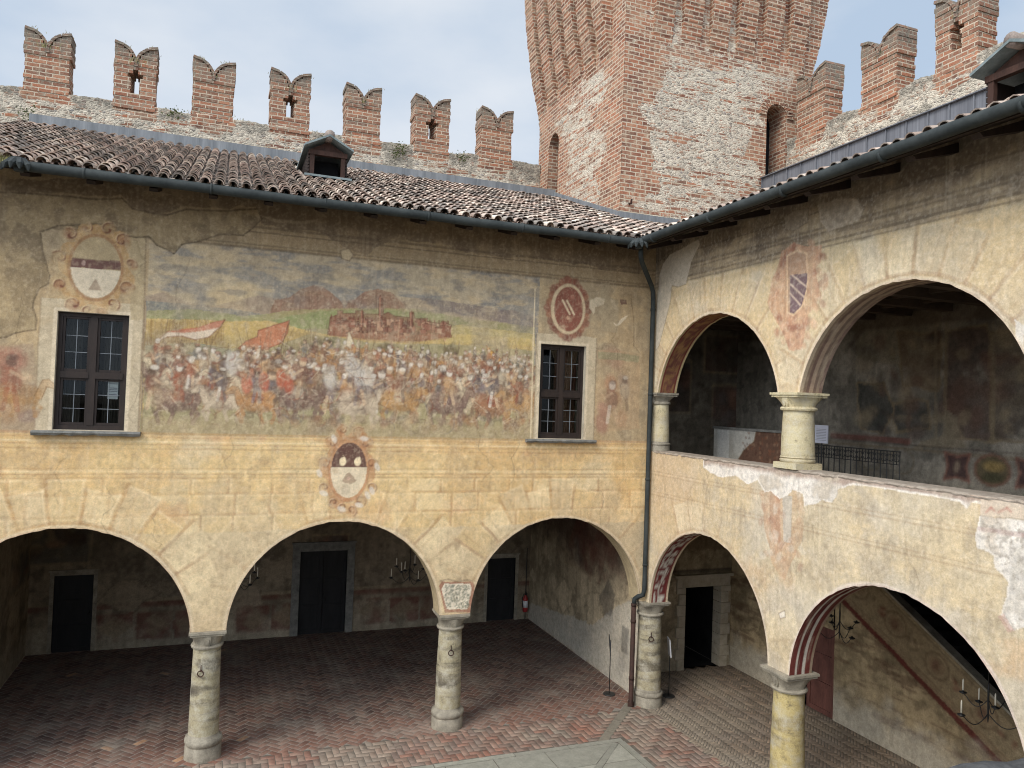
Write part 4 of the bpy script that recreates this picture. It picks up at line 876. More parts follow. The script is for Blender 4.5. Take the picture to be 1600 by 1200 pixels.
def column(parent, x, y, h, r=.27, mat=None, base=.42, rb=.34, cap=.36, hc=.33, axis='A', z0=0.0, ring=None, octo=False, seed=0, shield=(-1, -1), plinth=None):
    rng = random.Random(seed)
    zt = h-cap
    prof = [(r*1.04, base)]+[(r*(1.04-.10*(i/10)**1.5), base+(zt-base)*i/10) for i in range(1, 11)]
    b = MB(); b.lathe(prof, x, y, z0, 16 if octo else 32, wob=.011, rng=rng)
    sh = auto_smooth(b.build('column', mat, parent), 25 if octo else 50)
    b = MB()
    if octo:
        b.box(x-rb, x+rb, y-rb, y+rb, z0, z0+base*.5); b.lathe([(rb*.98, base*.5), (rb*1.04, base*.62), (rb*1.05, base*.75), (rb*.98, base*.85), (r*1.08, base*.93), (r*1.04, base)], x, y, z0, 32)
    else:
        b.lathe([(rb*1.0, -.02), (rb*1.0, base*.52), (rb*.97, base*.56), (rb*1.03, base*.62), (rb*1.06, base*.72), (rb*1.02, base*.82), (rb*.93, base*.86), (r*1.10, base*.92), (r*1.05, base)], x, y, z0, 32, wob=.03, rng=rng)
    auto_smooth(b.build('base', M_CAPST if not octo else M_COLU, sh), 50)
    b = MB(); rt = r*.94
    b.lathe([(rt, zt), (rt*1.16, zt+.01), (rt*1.2, zt+.04), (rt*1.14, zt+.07), (rt*1.02, zt+.075)], x, y, z0, 32, wob=.006, rng=rng)
    # bell swelling from round to square
    n = 32; V = []; zs = np.linspace(zt+.07, h-.08, 6)
    for i, zz in enumerate(zs):
        f = (i/5.0)**1.5
        for k in range(n):
            a = 2*math.pi*k/n; ca, sa = math.cos(a), math.sin(a); q = 1/max(abs(ca), abs(sa))
            rr = rt*1.02*(1-f)+f*min(q, 1.28)*(hc*.95); V.append((x+rr*ca, y+rr*sa, z0+zz))
    F = [(i*n+k, i*n+(k+1) % n, (i+1)*n+(k+1) % n, (i+1)*n+k) for i in range(5) for k in range(n)]; F.append(tuple(range(5*n, 6*n)))
    b.add(V, F)
    b.box(x-hc*.99, x+hc*.99, y-hc*.99, y+hc*.99, z0+h-.085, z0+h-.045); b.box(x-hc*1.06, x+hc*1.06, y-hc*1.06, y+hc*1.06, z0+h-.045, z0+h-.002)
    auto_smooth(b.build('capital', M_COLU if octo else M_CAPST, sh), 40)
    # little shield on the bell
    b = MB(); sp = [(-.06, .1), (.06, .1), (.065, .0), (.045, -.07), (0, -.1), (-.045, -.07), (-.065, .0)]
    q = hc*.86; zz = z0+h-.085-.115
    if axis == 'A': b.prism(sp, y-q-.02, y-q+.1, lambda p, s_, t: (x+p, t+.55*(-(s_))*.3, zz+s_)); b.prism([(p*.5, s_*.5) for p, s_ in sp], y-q-.04, y-q, lambda p, s_, t: (x+p, t-.165*s_, zz+s_))
    else: b.prism(sp, x-q-.02, x-q+.1, lambda p, s_, t: (t-.165*s_, y+p, zz+s_)); b.prism([(p*.5, s_*.5) for p, s_ in sp], x-q-.04, x-q, lambda p, s_, t: (t-.165*s_, y+p, zz+s_))
    b.build('carved_shield', M_COLU if octo else M_CAPST, sh)
    if ring:
        zr, ang = ring; dx, dy = math.cos(ang), math.sin(ang); cx, cy = x+dx*(r*.99), y+dy*(r*.99)
        b = MB(); b.tube([(cx-dx*.03, cy-dy*.03, zr), (cx+dx*.045, cy+dy*.045, zr)], .016, 6); b.tube([(cx+dx*.02, cy+dy*.02, zr+.10), (cx+dx*.03, cy+dy*.03, zr)], .010, 6)
        px, py = -dy, dx; pts = [(cx+dx*.035+px*.055*math.sin(t), cy+dy*.035+py*.055*math.sin(t), zr-.055+.055*math.cos(t)) for t in np.linspace(0, 2*math.pi, 17)]
        b.tube(pts, .011, 6, caps=False); b.build('iron_ring', M_RUST, sh, smooth=True)
    return sh

def window(parent, a, b, c, d, curtains, paper=False):
    fr = MB(); y0, y1 = .10, .17; xm = (a+b)/2; zm = c+(d-c)*.47
    for x0, x1, z0, z1 in ((a, a+.075, c, d), (b-.075, b, c, d), (a+.075, b-.075, c, c+.09), (a+.075, b-.075, d-.075, d)): fr.box(x0, x1, y0, y1, z0, z1)
    fr.box(xm-.055, xm+.055, y0-.012, y1+.01, c+.09, d-.075); fr.box(a+.075, xm-.055, y0-.02, y1+.012, zm-.06, zm+.06); fr.box(xm+.055, b-.075, y0-.02, y1+.012, zm-.06, zm+.06)
    w_ = fr.build('window', M_WIN, parent)
    s_ = MB(); lead = MB(); gl = MB()
    for x0, x1 in ((a+.075, xm-.055), (xm+.055, b-.075)):
        for z0, z1 in ((c+.09, zm-.06), (zm+.06, d-.075)):
            for q in ((x0, x0+.045, z0, z1), (x1-.045, x1, z0, z1), (x0+.045, x1-.045, z0, z0+.05), (x0+.045, x1-.045, z1-.045, z1)): s_.box(q[0]+.002, q[1]-.002, y0+.018, y1-.01, q[2]+.002, q[3]-.002)
            gx0, gx1, gz0, gz1 = x0+.045, x1-.045, z0+.05, z1-.045
            gl.box(gx0, gx1, .148, .152, gz0, gz1)
            lead.box((gx0+gx1)/2-.006, (gx0+gx1)/2+.006, .139, .147, gz0, gz1)
            for k in (1, 2): zz = gz0+(gz1-gz0)*k/3; lead.box(gx0, gx1, .137, .1465, zz-.005, zz+.005)
    s_.build('sash', M_WIN, w_); gl.build('glass', M_GLASS, w_); lead.build('leading', M_LEAD, w_)
    rv = MB(); rv.box(a-.002, a+.006, .004, TH, c, d); rv.box(b-.006, b+.002, .004, TH, c, d); rv.box(a+.006, b-.006, .004, TH, d-.006, d+.002); rv.box(a+.006, b-.006, .004, TH, c-.002, c+.006); rv.build('reveal', M_STONE, w_)
    si = MB(); rs = random.Random(int(a*10)); n = 14; x0, x1 = a-.30, b+.28
    V = []
    for i in range(n+1):
        x = x0+(x1-x0)*i/n; e = rs.uniform(-.012, .012)
        V += [(x, .02, c-.085), (x, -.10+e, c-.085+e), (x, -.135+e, c-.045), (x, -.13+e, c-.012), (x, .02, c-.006)]
    F = [(i*5+k, i*5+(k+1) % 5, (i+1)*5+(k+1) % 5, (i+1)*5+k) for i in range(n) for k in range(5)]+[(4, 3, 2, 1, 0), tuple(n*5+k for k in range(5))]
    si.add(V, F); si.build('sill', M_SILL, w_)
    cu = MB()
    for x0, x1, y, mt in curtains:
        nn = 40; V = []
        for i in range(nn+1):
            x = x0+(x1-x0)*i/nn; yy = y+.035*math.sin(i*1.1)+.02*math.sin(i*2.3)
            for z in (c-.2, d+.1): V += [(x, yy, z), (x, yy+.012, z)]
        F = []
        for i in range(nn):
            q = i*4; r_ = q+4; F += [(q, r_, r_+2, q+2), (q+1, q+3, r_+3, r_+1)]
        m_ = MB(); m_.add(V, F); m_.build('curtain', mt, w_, smooth=True)
    if paper:
        p_ = MB(); x0 = b-.075-.045-.20; p_.box(x0, x0+.17, .153, .157, c+.58, c+1.0); p_.build('paper_sheet', M_PAPER, w_)
        k_ = MB()
        for q in (.08, .14, .17, .20, .28): k_.box(x0+.01, x0+.16, .1505+.0, .1528, c+.58+q, c+.592+q)
        k_.build('printed_lines', M_INK, w_)
    return w_

def tiles(name, parent, axis, u0, u1, dmax, keep, seed, pal):
    """courses of half-round clay tiles: pans below, covers above"""
    rs = random.Random(seed); V = []; F = []; C = []; sp = .232; ex = .30; ln = .40
    nrow = int((dmax+OV)/ex*1.065)+1; sl = math.atan(SLOPE); cs, sn = math.cos(sl), math.sin(sl)
    def put(u, s, h): # along eave, up slope, off the roof
        d = -OV-.04+s*cs-h*sn; z = EAVE_Z-(.02 if axis == 'A' else .05)+s*sn+h*cs
        V.append((u, d, z) if axis == 'A' else (d, u, z))
    ncol = int((u1-u0)/sp)
    for j in range(ncol+1):
        uc = u0+j*sp
        for i in range(nrow):
            s0 = i*ex; d = s0*cs-OV+.1
            if not keep(uc, d) or not keep(uc, d+.2): continue
            # pan
            b = len(V); cp = np.array(rs.choice(pal))*rs.uniform(.7, .95)
            for s_, r_, h in ((s0, .088, .085), (s0+ln, .075, .055)):
                for q in range(5):
                    a = math.pi*(1+q/4); put(uc+sp/2+r_*math.cos(a)*1.05, s_, h+r_*math.sin(a)*.8)
            for q in range(4): F.append((b+q, b+q+1, b+6+q, b+5+q) if axis == 'A' else (b+q+1, b+q, b+5+q, b+6+q)); C.append(cp)
            # cover
            b = len(V); c = np.array(rs.choice(pal))*rs.uniform(.84, 1.14); ju = rs.uniform(-.012, .012); jh = rs.uniform(-.008, .012); js = rs.uniform(-.03, .03); sk = rs.uniform(-.012, .012)
            for s_, r_, h, w_ in ((s0+js, .094, .065+jh, 0), (s0+js+ln, .074, .03+jh, sk)):
                for q in range(7):
                    a = math.pi*q/6; put(uc+ju+w_+r_*math.cos(a), s_, h+r_*math.sin(a))
            for q in range(7):
                a = math.pi*q/6; put(uc+ju+.078*math.cos(a), s0+js+.002, .065+jh+.078*math.sin(a))
            for q in range(6):
                F.append((b+q+1, b+q, b+7+q, b+8+q) if axis == 'A' else (b+q, b+q+1, b+8+q, b+7+q)); C.append(c)
                F.append((b+q, b+q+1, b+15+q, b+14+q) if axis == 'A' else (b+q+1, b+q, b+14+q, b+15+q)); C.append(c*.95+.015)
            b2 = len(V)
    o = mesh_obj(name, np.array(V), F, M_TILE, parent, fcol=C); return o
PAL = [np.array([1.06, 1.05, 1.0])*lin(*c, 1.04) for c in ((150, 138, 130), (132, 122, 116), (168, 152, 142), (188, 172, 160), (140, 132, 126), (118, 110, 105), (156, 138, 128), (204, 190, 178), (152, 134, 124))]
PAL2 = [np.array([1.06, 1.05, 1.0])*lin(*c, .98) for c in ((176, 156, 146), (190, 168, 156), (206, 188, 176), (164, 144, 134), (172, 148, 137), (150, 134, 126), (216, 202, 190))]

def gutter(parent, axis, u0, u1, r=.090):
    b = MB(); n = 60; P = []
    for i in range(n+1):
        u = u0+(u1-u0)*i/n; w_ = .006*math.sin(u*1.7)+.004*math.sin(u*4.1)
        P.append((u, -OV-.04+w_, EAVE_Z-.06+w_) if axis == 'A' else (-OV-.04+w_, u, EAVE_Z-.03+w_))
    b.tube(P, r, 12); u = u0+.9
    while u < u1:
        p = (u, -OV-.04, EAVE_Z-.06) if axis == 'A' else (-OV-.04, u, EAVE_Z-.06); e = (.02, 0, 0) if axis == 'A' else (0, .02, 0)
        b.tube([np.array(p)-e, np.array(p)+e], r+.008, 12); u += 2.0
    return b.build('gutter', M_GUT, parent, smooth=True)
def leaf_spout(parent, x, y, z, dx, dy):
    b = MB(); d = np.array([dx, dy, 0.0]); d /= np.linalg.norm(d); s = np.array([-d[1], d[0], 0])
    for a in (-1.1, -.55, 0, .55, 1.1):
        q = d*math.cos(a)+s*math.sin(a); p = np.array([x, y, z]); P = [p-q*.05, p+q*.12+np.array([0, 0, .02]), p+q*.22+np.array([0, 0, -.05]), p+q*.24+np.array([0, 0, -.13])]
        b.tube(P, [.05, .075, .05, .01], 7)
    b.tube([(x, y, z+.1), (x, y, z-.12)], [.12, .07], 10)
    return b.build('leaf_spout', M_GUT, parent)

def door_leaf(parent, axis, u0, u1, z0, z1, off, mat, double=False, handle=True, name='door'):
    b = MB(); T = lambda x0, x1, a0, a1, z0_, z1_: (b.box(x0, x1, off+a0, off+a1, z0_, z1_) if axis == 'A' else b.box(off+a0, off+a1, x0, x1, z0_, z1_))
    T(u0, u1, .03, .08, z0, z1); parts = [(u0, (u0+u1)/2), ((u0+u1)/2, u1)] if double else [(u0, u1)]
    for a, c in parts:
        T(a+.012, a+.11, 0, .03, z0, z1-.002); T(c-.11, c-.012, 0, .03, z0, z1-.002)
        H = z1-z0
        for q in (0, .30, .62, .93): T(a+.11, c-.11, .002, .03, z0+H*q, z0+H*q+.11 if q < .9 else z1-.002)
    d = b.build(name, mat, parent)
    if handle:
        b = MB(); um = (u0+u1)/2+.07 if double else u1-.08
        p = (um, off-.03, z0+1.0) if axis == 'A' else (off-.03, um, z0+1.0); q = (um, off+.02, z0+1.0) if axis == 'A' else (off+.02, um, z0+1.0)
        b.tube([p, q], .022, 8); b.tube([(p[0], p[1], p[2]-.06), (p[0], p[1], p[2]+.06)], .012, 8); b.build('handle', M_IRON, d, smooth=True)
    return d
def surround(parent, axis, u0, u1, z1, off, w_=.2, mat=None, name='door_frame', pr=.04):
    b = MB(); T = lambda x0, x1, z0_, z1_, a0=-pr, a1=.02: (b.box(x0, x1, off+a0, off+a1, z0_, z1_) if axis == 'A' else b.box(off+a0, off+a1, x0, x1, z0_, z1_))
    T(u0-w_, u0, 0, z1); T(u1, u1+w_, 0, z1); T(u0-w_, u1+w_, z1, z1+w_); T(u0-w_-.03, u1+w_+.03, z1+w_, z1+w_+.05, -pr-.03, .02)
    return b.build(name, mat or M_CAPST, parent)
# ================================================================== ground
g = MB(); g.add([(-900, -900, -.06), (900, -900, -.06), (900, 900, -.06), (-900, 900, -.06)], [(0, 1, 2, 3)]); tag(g.build('ground', M_GROUND), kind='structure')

def herringbone(name, L_, n, gap, area, ang, cols, zt=0.0, th=.05, seed=0, jit=.004, holes=None, gradf=None, tilt=.004, dep=.022):
    rs = np.random.RandomState(seed); W_ = L_/n; R_ = 40
    B = []; ca, sa = math.cos(ang), math.sin(ang)
    xs = [p[0] for p in area]; ys = [p[1] for p in area]; cx, cy = (min(xs)+max(xs))/2, (min(ys)+max(ys))/2
    ext = max(max(xs)-min(xs), max(ys)-min(ys))/W_*.75+n*2; K = int(ext)
    jj, kk = np.meshgrid(np.arange(-2*K, 2*K), np.arange(-int(2*K/(2*n))-2, int(2*K/(2*n))+3)); bx = (jj+2*n*kk).ravel(); by = jj.ravel()
    rects = np.r_[np.c_[bx, by, np.full(len(bx), n), np.ones(len(bx))], np.c_[bx, by+1, np.ones(len(bx)), np.full(len(bx), n)]]
    c = np.c_[(rects[:, 0]+rects[:, 2]/2)*W_, (rects[:, 1]+rects[:, 3]/2)*W_]; h = rects[:, 2:]*W_/2-gap/2
    wx = cx+c[:, 0]*ca-c[:, 1]*sa; wy = cy+c[:, 0]*sa+c[:, 1]*ca
    ins = np.zeros(len(wx), bool); P = area
    for i in range(len(P)):
        x1, y1 = P[i]; x2, y2 = P[(i+1) % len(P)]
        if y1 == y2: continue
        ins ^= ((y1 > wy) != (y2 > wy)) & (wx < (x2-x1)*(wy-y1)/(y2-y1)+x1)
    if holes is not None: ins &= ~holes(wx, wy)
    c, h, wx, wy = c[ins], h[ins], wx[ins], wy[ins]; m = len(wx)
    z = zt+rs.uniform(-jit, jit, m); tx = rs.uniform(-tilt, tilt, m); ty = rs.uniform(-tilt, tilt, m); ra = ang+rs.uniform(-.012, .012, m)
    V = np.zeros((m, 8, 3)); ca, sa = np.cos(ra), np.sin(ra); bev = .006
    for q, (sx, sy) in enumerate(((-1, -1), (1, -1), (1, 1), (-1, 1))):
        for lv in (0, 1):
            lx = sx*(h[:, 0]-(0 if lv == 0 else bev)); ly = sy*(h[:, 1]-(0 if lv == 0 else bev))
            V[:, q+4*lv, 0] = wx+lx*ca-ly*sa; V[:, q+4*lv, 1] = wy+lx*sa+ly*ca; V[:, q+4*lv, 2] = z+lx*tx+ly*ty-(dep if lv == 0 else 0)
    base = np.arange(m)[:, None, None]*8; F = (base+np.array([(4, 5, 6, 7), (0, 1, 5, 4), (1, 2, 6, 5), (2, 3, 7, 6), (3, 0, 4, 7)])[None]).reshape(-1, 4)
    ci = rs.randint(0, len(cols), m); C = np.array(cols)[ci]*rs.uniform(.84, 1.12, m)[:, None]
    if gradf is not None: C = gradf(wx, wy, C, rs)
    return mesh_obj(name, V.reshape(-1, 3), F, M_BRICKF, None, col=np.repeat(C, 8, axis=0))

RB = [lin(100, 76, 66), lin(92, 71, 63), lin(108, 82, 71), lin(98, 80, 71), lin(88, 69, 62), lin(112, 87, 75)]
def stain_daylightA(wx, wy, C, rs):
    h = fbm(200, 300, 22, 22, 5, .6, 61); v = h[np.clip(((wy+2)*20).astype(int), 0, 199), np.clip(((wx+14.5)*20).astype(int), 0, 299)]
    m = (sstep(.5, .68, v)*.8*np.clip(1-wy/3.0, .15, 1))[:, None]; C = C*(1-m)+lin(140, 130, 118)*m
    f = np.clip((1-wy/1.2), 0, 1)[:, None]*.35; C = C*(1-f)+lin(158, 112, 92)*f  # daylight along the arcade front painted into the brick colour
    k = (rs.rand(len(wx)) < .012) & (wx < -8.5); C[k] = lin(160, 124, 96); return C
hole = lambda x, y: (np.abs((y-.25)-(x+.2)*.96) < .14) & (x < -.15) & (y < .3)
o = herringbone('brick_floor', .27, 2, .010, [(-14.15, -.08), (.2, -.08), (.2, 7.5), (-14.15, 7.5)], R(45), RB, 0, seed=1, dep=.004, jit=.0006, tilt=.0012, holes=hole, gradf=stain_daylightA); tag(o, kind='structure')
def stain_daylightB(wx, wy, C, rs):
    h = fbm(300, 120, 20, 20, 5, .6, 62); v = h[np.clip(((wy+12.5)*20).astype(int), 0, 299), np.clip(((wx+1.7)*20).astype(int), 0, 119)]
    m = (sstep(.45, .65, v)*.5)[:, None]; C = C*(1-m)+lin(146, 134, 116)*m
    f = (np.clip(1-wx/1.1, 0, 1)*.4)[:, None]; return C*(1-f)+lin(158, 144, 124)*f  # bricks nearer the court paler: daylight through the arches painted in
def stainC(wx, wy, C, rs):
    h = fbm(300, 320, 18, 18, 5, .6, 63); v = h[np.clip(((wy+12.5)*20).astype(int), 0, 299), np.clip(((wx+14.5)*20).astype(int), 0, 319)]
    m = (sstep(.5, .62, v)*.5)[:, None]; C = C*(1-m)+lin(150, 140, 124)*m; m = (sstep(.42, .3, v)*.5)[:, None]; return C*(1-m)+lin(146, 98, 80)*m
TB = [lin(124, 108, 92), lin(112, 98, 85), lin(134, 116, 98), lin(118, 104, 90), lin(128, 112, 97)]
o = herringbone('brick_floor', .25, 4, .013, [(.02, -11.5), (3.9, -11.5), (3.9, 1.9), (.12, 1.9), (.12, -.14), (.02, -.2)], R(45), TB, 0, seed=2, jit=.002, tilt=.006, dep=.006, gradf=stain_daylightB); tag(o, kind='structure')
RC = [lin(138, 112, 98), lin(130, 106, 94), lin(146, 122, 107), lin(128, 109, 98), lin(140, 106, 91)]
o = herringbone('brick_apron', .27, 2, .011, [(-14.15, -1.38), (-1.32, -1.38), (-1.32, -11.5), (.03, -11.5), (.03, -.2), (.0, -.08), (-14.15, -.08)], R(0), RC, 0, seed=3, jit=.001, tilt=.002, dep=.006, holes=hole, gradf=stainC); tag(o, kind='structure')
m = MB(); m.add([(-14.2, -.08, -.0028), (.15, -.08, -.0028), (.15, 7.5, -.0028), (-14.2, 7.5, -.0028)], [(0, 1, 2, 3)]); M_MORT = m_plain('pale_floor_mortar', (.17, .145, .12), (.33, .29, .245), 6, .95, .1, .3); tag(m.build('mortar_bed', M_MORT), kind='structure')
m = MB(); m.add([(-14.2, -11.6, -.005), (4.0, -11.6, -.005), (4.0, 2.0, -.005), (-14.2, 2.0, -.005)], [(0, 1, 2, 3)]); M_MORD = m_plain('earthy_floor_joint', (.09, .076, .06), (.18, .155, .125), 6, .95, .1, .3); tag(m.build('mortar_bed', M_MORD), kind='structure')
# stone slabs of the open court, kerb strip and the drain channel
m = MB(); rs = random.Random(4); sc_ = lambda: lin(146, 143, 130)*rs.uniform(.82, 1.08)
x = -1.36
while x > -14:
    w_ = rs.uniform(1.1, 1.7); m.box(x-w_+.018, x, -1.52, -1.39, -.05, rs.uniform(.004, .012), sc_()); x -= w_
y = -1.54
while y > -11.5:
    w_ = rs.uniform(1.1, 1.7); m.box(-1.49, -1.35, y-w_+.018, y, -.05, rs.uniform(.004, .012), sc_()); y -= w_
y = -1.54; rw = 0
while y > -8.5:      # rows of slabs parallel to the long wing, mitred on the diagonal strip
    hgt = rs.uniform(.75, .95); x = y+.0-.09; xb = y-hgt-.09; first = True
    while x > -14:
        w_ = rs.uniform(.9, 1.3); x1 = x-w_; cI = sc_(); zt_ = rs.uniform(.002, .008)
        if first: q = [(x1-.4+.02, y-hgt+.02), (xb-.0, y-hgt+.02), (x, y), (x1-.4+.02, y)]; x1 -= .4; first = False
        else: q = [(x1+.02, y-hgt+.02), (x, y-hgt+.02), (x, y), (x1+.02, y)]
        m.hexa([(a, b, -.05) for a, b in q]+[(a, b, zt_) for a, b in q], cI); x = x1
    # the same on the other side of the strip, parallel to the right wing
    yy = y-hgt; q = [(y+.09+.0, y-.02), (-1.51, y-.02), (-1.51, y-hgt+.0), (y-hgt+.11, y-hgt)] if y < -1.6 else [(-1.53, -1.60), (-1.51, -1.60), (-1.51, y-hgt), (y-hgt+.11, y-hgt)]
    m.hexa([(a, b, -.05) for a, b in q][::-1]+[(a, b, .003) for a, b in q][::-1], sc_())
    y -= hgt
for k in range(6): a = -1.56-k*1.1; m.bar((a, a, -.012), (a-1.085, a-1.085, -.012), .13, .03, sc_())
tag(m.build('stone_paving', M_SLAB, usecol=True), kind='structure')
m = MB(); p0 = np.array([-.19, .22, -.012]); p1 = np.array([-1.80, -1.42, -.012])
for k in range(4): a = p0+(p1-p0)*(k/4+.004); b_ = p0+(p1-p0)*((k+1)/4-.004); m.bar(a, b_, .19, .03, lin(128, 120, 106)*rs.uniform(.85, 1.1))
tag(m.build('drain_channel', M_SLAB, usecol=True), kind='structure')

# ================================================================== the long painted wing
WA = thing('painted_wing', 'long palace wing with the faded battle fresco, two leaded windows and three round arches below', 'building', (-7, 3.5, 0))
cvA = paint_A()
facade_sheet('facade_wall', M_PAINT, WA, cvA, -14.3, 0.0, [4.6, 6.23, 8.36, 8.37, TOPZ], ARC_A, CAP_A, 'A', holes=WIN)
del cvA
cvI = aged_fresco(-14.3, .6, 2.2, 11.2, 41, (150, 136, 112), .06)
b_ = facade_sheet('facade_back', M_INNER, WA, cvI, -14.3, .45, [4.6, 6.23, 8.37, TOPZ], ARC_A, CAP_A, 'A', off=TH, res=.12, holes=WIN)
for i, arc in enumerate(ARC_A): soffit('arch_soffit', WA, arc, CAP_A, 'A', sof_plain((176, 158, 126), 50+i))
column(WA, -9.585, .25, CAP_A, .265, M_COLA, .46, .335, .35, .315, seed=1, ring=(1.72, -1.9))
column(WA, -4.695, .25, CAP_A, .265, M_COLA, .44, .345, .35, .315, seed=2, ring=(1.70, -1.75))
window(WA, *WIN[0], curtains=[(-12.3, -11.98, .42, M_CURT), (-11.62, -11.2, .46, M_CURT)], paper=True)
window(WA, *WIN[1], curtains=[(-2.88, -2.72, .42, M_CURT), (-2.35, -1.8, .45, M_CURTR)])
# inside
cvb = aged_fresco(-14.1, .2, 0, 4.9, 71, (126, 113, 95), .03, dado=1.15, panels=5)
for (a, c) in ((-5.45, -2.7), (-8.9, -7.5), (-12.4, -9.8)):   # painted lozenge dado
    q = a
    while q < c-.3:
        cvb.poly([(q, .2), (q+.9, .2), (q+.9, .95), (q, .95)], lin(106, 62, 54), .7, .06, np.clip(cvb.fb(.4, .4)*3-.8, 0, 1)); cvb.poly([(q, .57), (q+.45, .25), (q+.9, .57), (q+.45, .9)], lin(136, 120, 98), .7, .05, np.clip(cvb.fb(.4, .4)*3-.8, 0, 1)); q += .95
DOORS = [(-13.43, -12.51, 0, 2.03), (-7.18, -5.82, 0, 2.44), (-1.35, -.40, 0, 2.0)]
plain_sheet('back_wall', M_INNER, WA, cvb, -14.05, .12, 0, 4.9, 'A', DA, .05, holes=DOORS)
cvr = aged_fresco(0, 7.4, 0, 4.9, 81, (164, 148, 122), .03, panels=2)
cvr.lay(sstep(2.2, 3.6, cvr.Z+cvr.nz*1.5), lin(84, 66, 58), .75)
for k in range(5): cvr.poly([(1+k*.5, 3.0+.2*k), (1.6+k*.5, 2.2), (2.4+k*.5, 3.2), (2.0+k*.4, 4.4), (1+.3*k, 4.6)], lin(112, 66, 56), .4, .15, np.clip(cvr.fb(.5, .5)*3-1.0, 0, 1))
cvr.poly([(.1, .0), (7.4, 0), (7.4, .5), (4.5, .9), (2.8, 1.1), (1.6, 1.9), (.9, 2.2), (.1, 2.0)], lin(190, 184, 172), .6, .12); cvr.poly([(.9, 1.5), (1.25, 1.5), (1.25, .9), (.9, .9)], lin(112, 108, 100), .7, .03)
cvr.poly([(1.6, 2.2), (2.0, 2.5), (2.5, 1.9), (2.2, 1.5), (1.8, 1.6)], lin(96, 90, 82), .6, .1)
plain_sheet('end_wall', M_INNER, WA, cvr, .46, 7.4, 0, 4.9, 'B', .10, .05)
cvl = aged_fresco(-.5, 7.4, 0, 4.9, 91, (140, 126, 104), .05, panels=2)
plain_sheet('end_wall', M_INNER, WA, cvl, 0, 7.4, 0, 4.9, 'B', -14.0, .07, flip=True)
m = MB(); m.box(-14.3, .10, .51, 7.34, 4.9, 5.08); cl_ = m.build('ceiling', M_BEAM, WA)
m = MB()
for k in range(15): x = -13.6+k*.96; m.box(x-.09, x+.09, .52, 7.33, 4.66, 4.895)
m.build('ceiling_beams', M_BEAM, WA)
door_leaf(WA, 'A', -13.43, -12.51, 0, 2.03, 7.42, M_DOOR); surround(WA, 'A', -13.43, -12.51, 2.03, DA, .10, M_CAPST, pr=.012)
door_leaf(WA, 'A', -7.18, -5.82, 0, 2.44, 7.42, M_DOOR, double=True); surround(WA, 'A', -7.18, -5.82, 2.44, DA, .22, M_SILL)
door_leaf(WA, 'A', -1.35, -.40, 0, 2.0, 7.42, M_DOOR); surround(WA, 'A', -1.35, -.40, 2.0, DA, .10, M_CAPST, pr=.012)
m = MB(); m.box(-14.1, .1, 7.52, 7.6, 0, 5); m.box(-14.3, .6, 7.36, 7.6, 5.09, 13.4); m.box(-14.32, -14.1, .02, 7.6, 5.0, 11); m.box(.14, .30, 1.9, 7.35, 5.1, 11.2); m.build('outer_wall', M_DARK, WA)
# roof
keepA = lambda u, d: (u < d+.03) and not (u > .66 and d > 3.1) and d < 7.62 and not (-7.98 < u < -6.82 and 2.85 < d < 7.6 and d < 5.9)
def palmix(u): return PAL if u < -6 else PAL2
tiles('tiled_roof', WA, 'A', -14.6, 3.3, 7.6, keepA, 5, PAL+PAL2[:3])
m = MB(); m.hexa([(-14.6, -.98, 10.58), (-.98, -.98, 10.58), (.6, .6, 10.58+.37*1.58), (-14.6, .6, 10.58+.37*1.58), (-14.6, -.98, 10.64), (-.98, -.98, 10.64), (.6, .6, 10.64+.37*1.58), (-14.6, .6, 10.64+.37*1.58)]); m.build('eave_boards', M_WOOD, WA)
m = MB(); m.hexa([(-14.6, .6, 11.10), (.6, .6, 11.10), (7.6, 7.6, 13.69), (-14.6, 7.6, 13.69), (-14.6, .6, 11.16), (.6, .6, 11.16), (7.6, 7.6, 13.75), (-14.6, 7.6, 13.75)]) if False else m.hexa([(-14.6, .6, 11.10), (.6, .6, 11.10), (.66, 7.6, 13.69), (-14.6, 7.6, 13.69), (-14.6, .6, 11.16), (.6, .6, 11.16), (.66, 7.6, 13.75), (-14.6, 7.6, 13.75)]); m.build('roof_boards', M_WOOD, WA)
for k in range(14):
    x = -13.75+k*.98; m = MB(); m.hexa([(x-.07, -.80, 10.525), (x+.07, -.80, 10.525), (x+.07, .2, 10.80), (x-.07, .2, 10.80), (x-.07, -.86, 10.575), (x+.07, -.86, 10.575), (x+.07, .2, 10.96), (x-.07, .2, 10.96)]); m.build('rafter_tail', M_WOOD, WA)
gutter(WA, 'A', -12.76, -OV-.04); leaf_spout(WA, -12.80, -1.10, 10.64, -.3, -1)
m = MB(); m.box(-14.6, .66, 7.62, 7.66, 13.55, 14.22); m.hexa([(-14.6, 7.34, 13.81), (.66, 7.34, 13.81), (.66, 7.62, 13.90), (-14.6, 7.62, 13.90), (-14.6, 7.34, 13.84), (.66, 7.34, 13.84), (.66, 7.62, 13.95), (-14.6, 7.62, 13.95)]); m.build('roof_flashing', M_LEAD, WA)
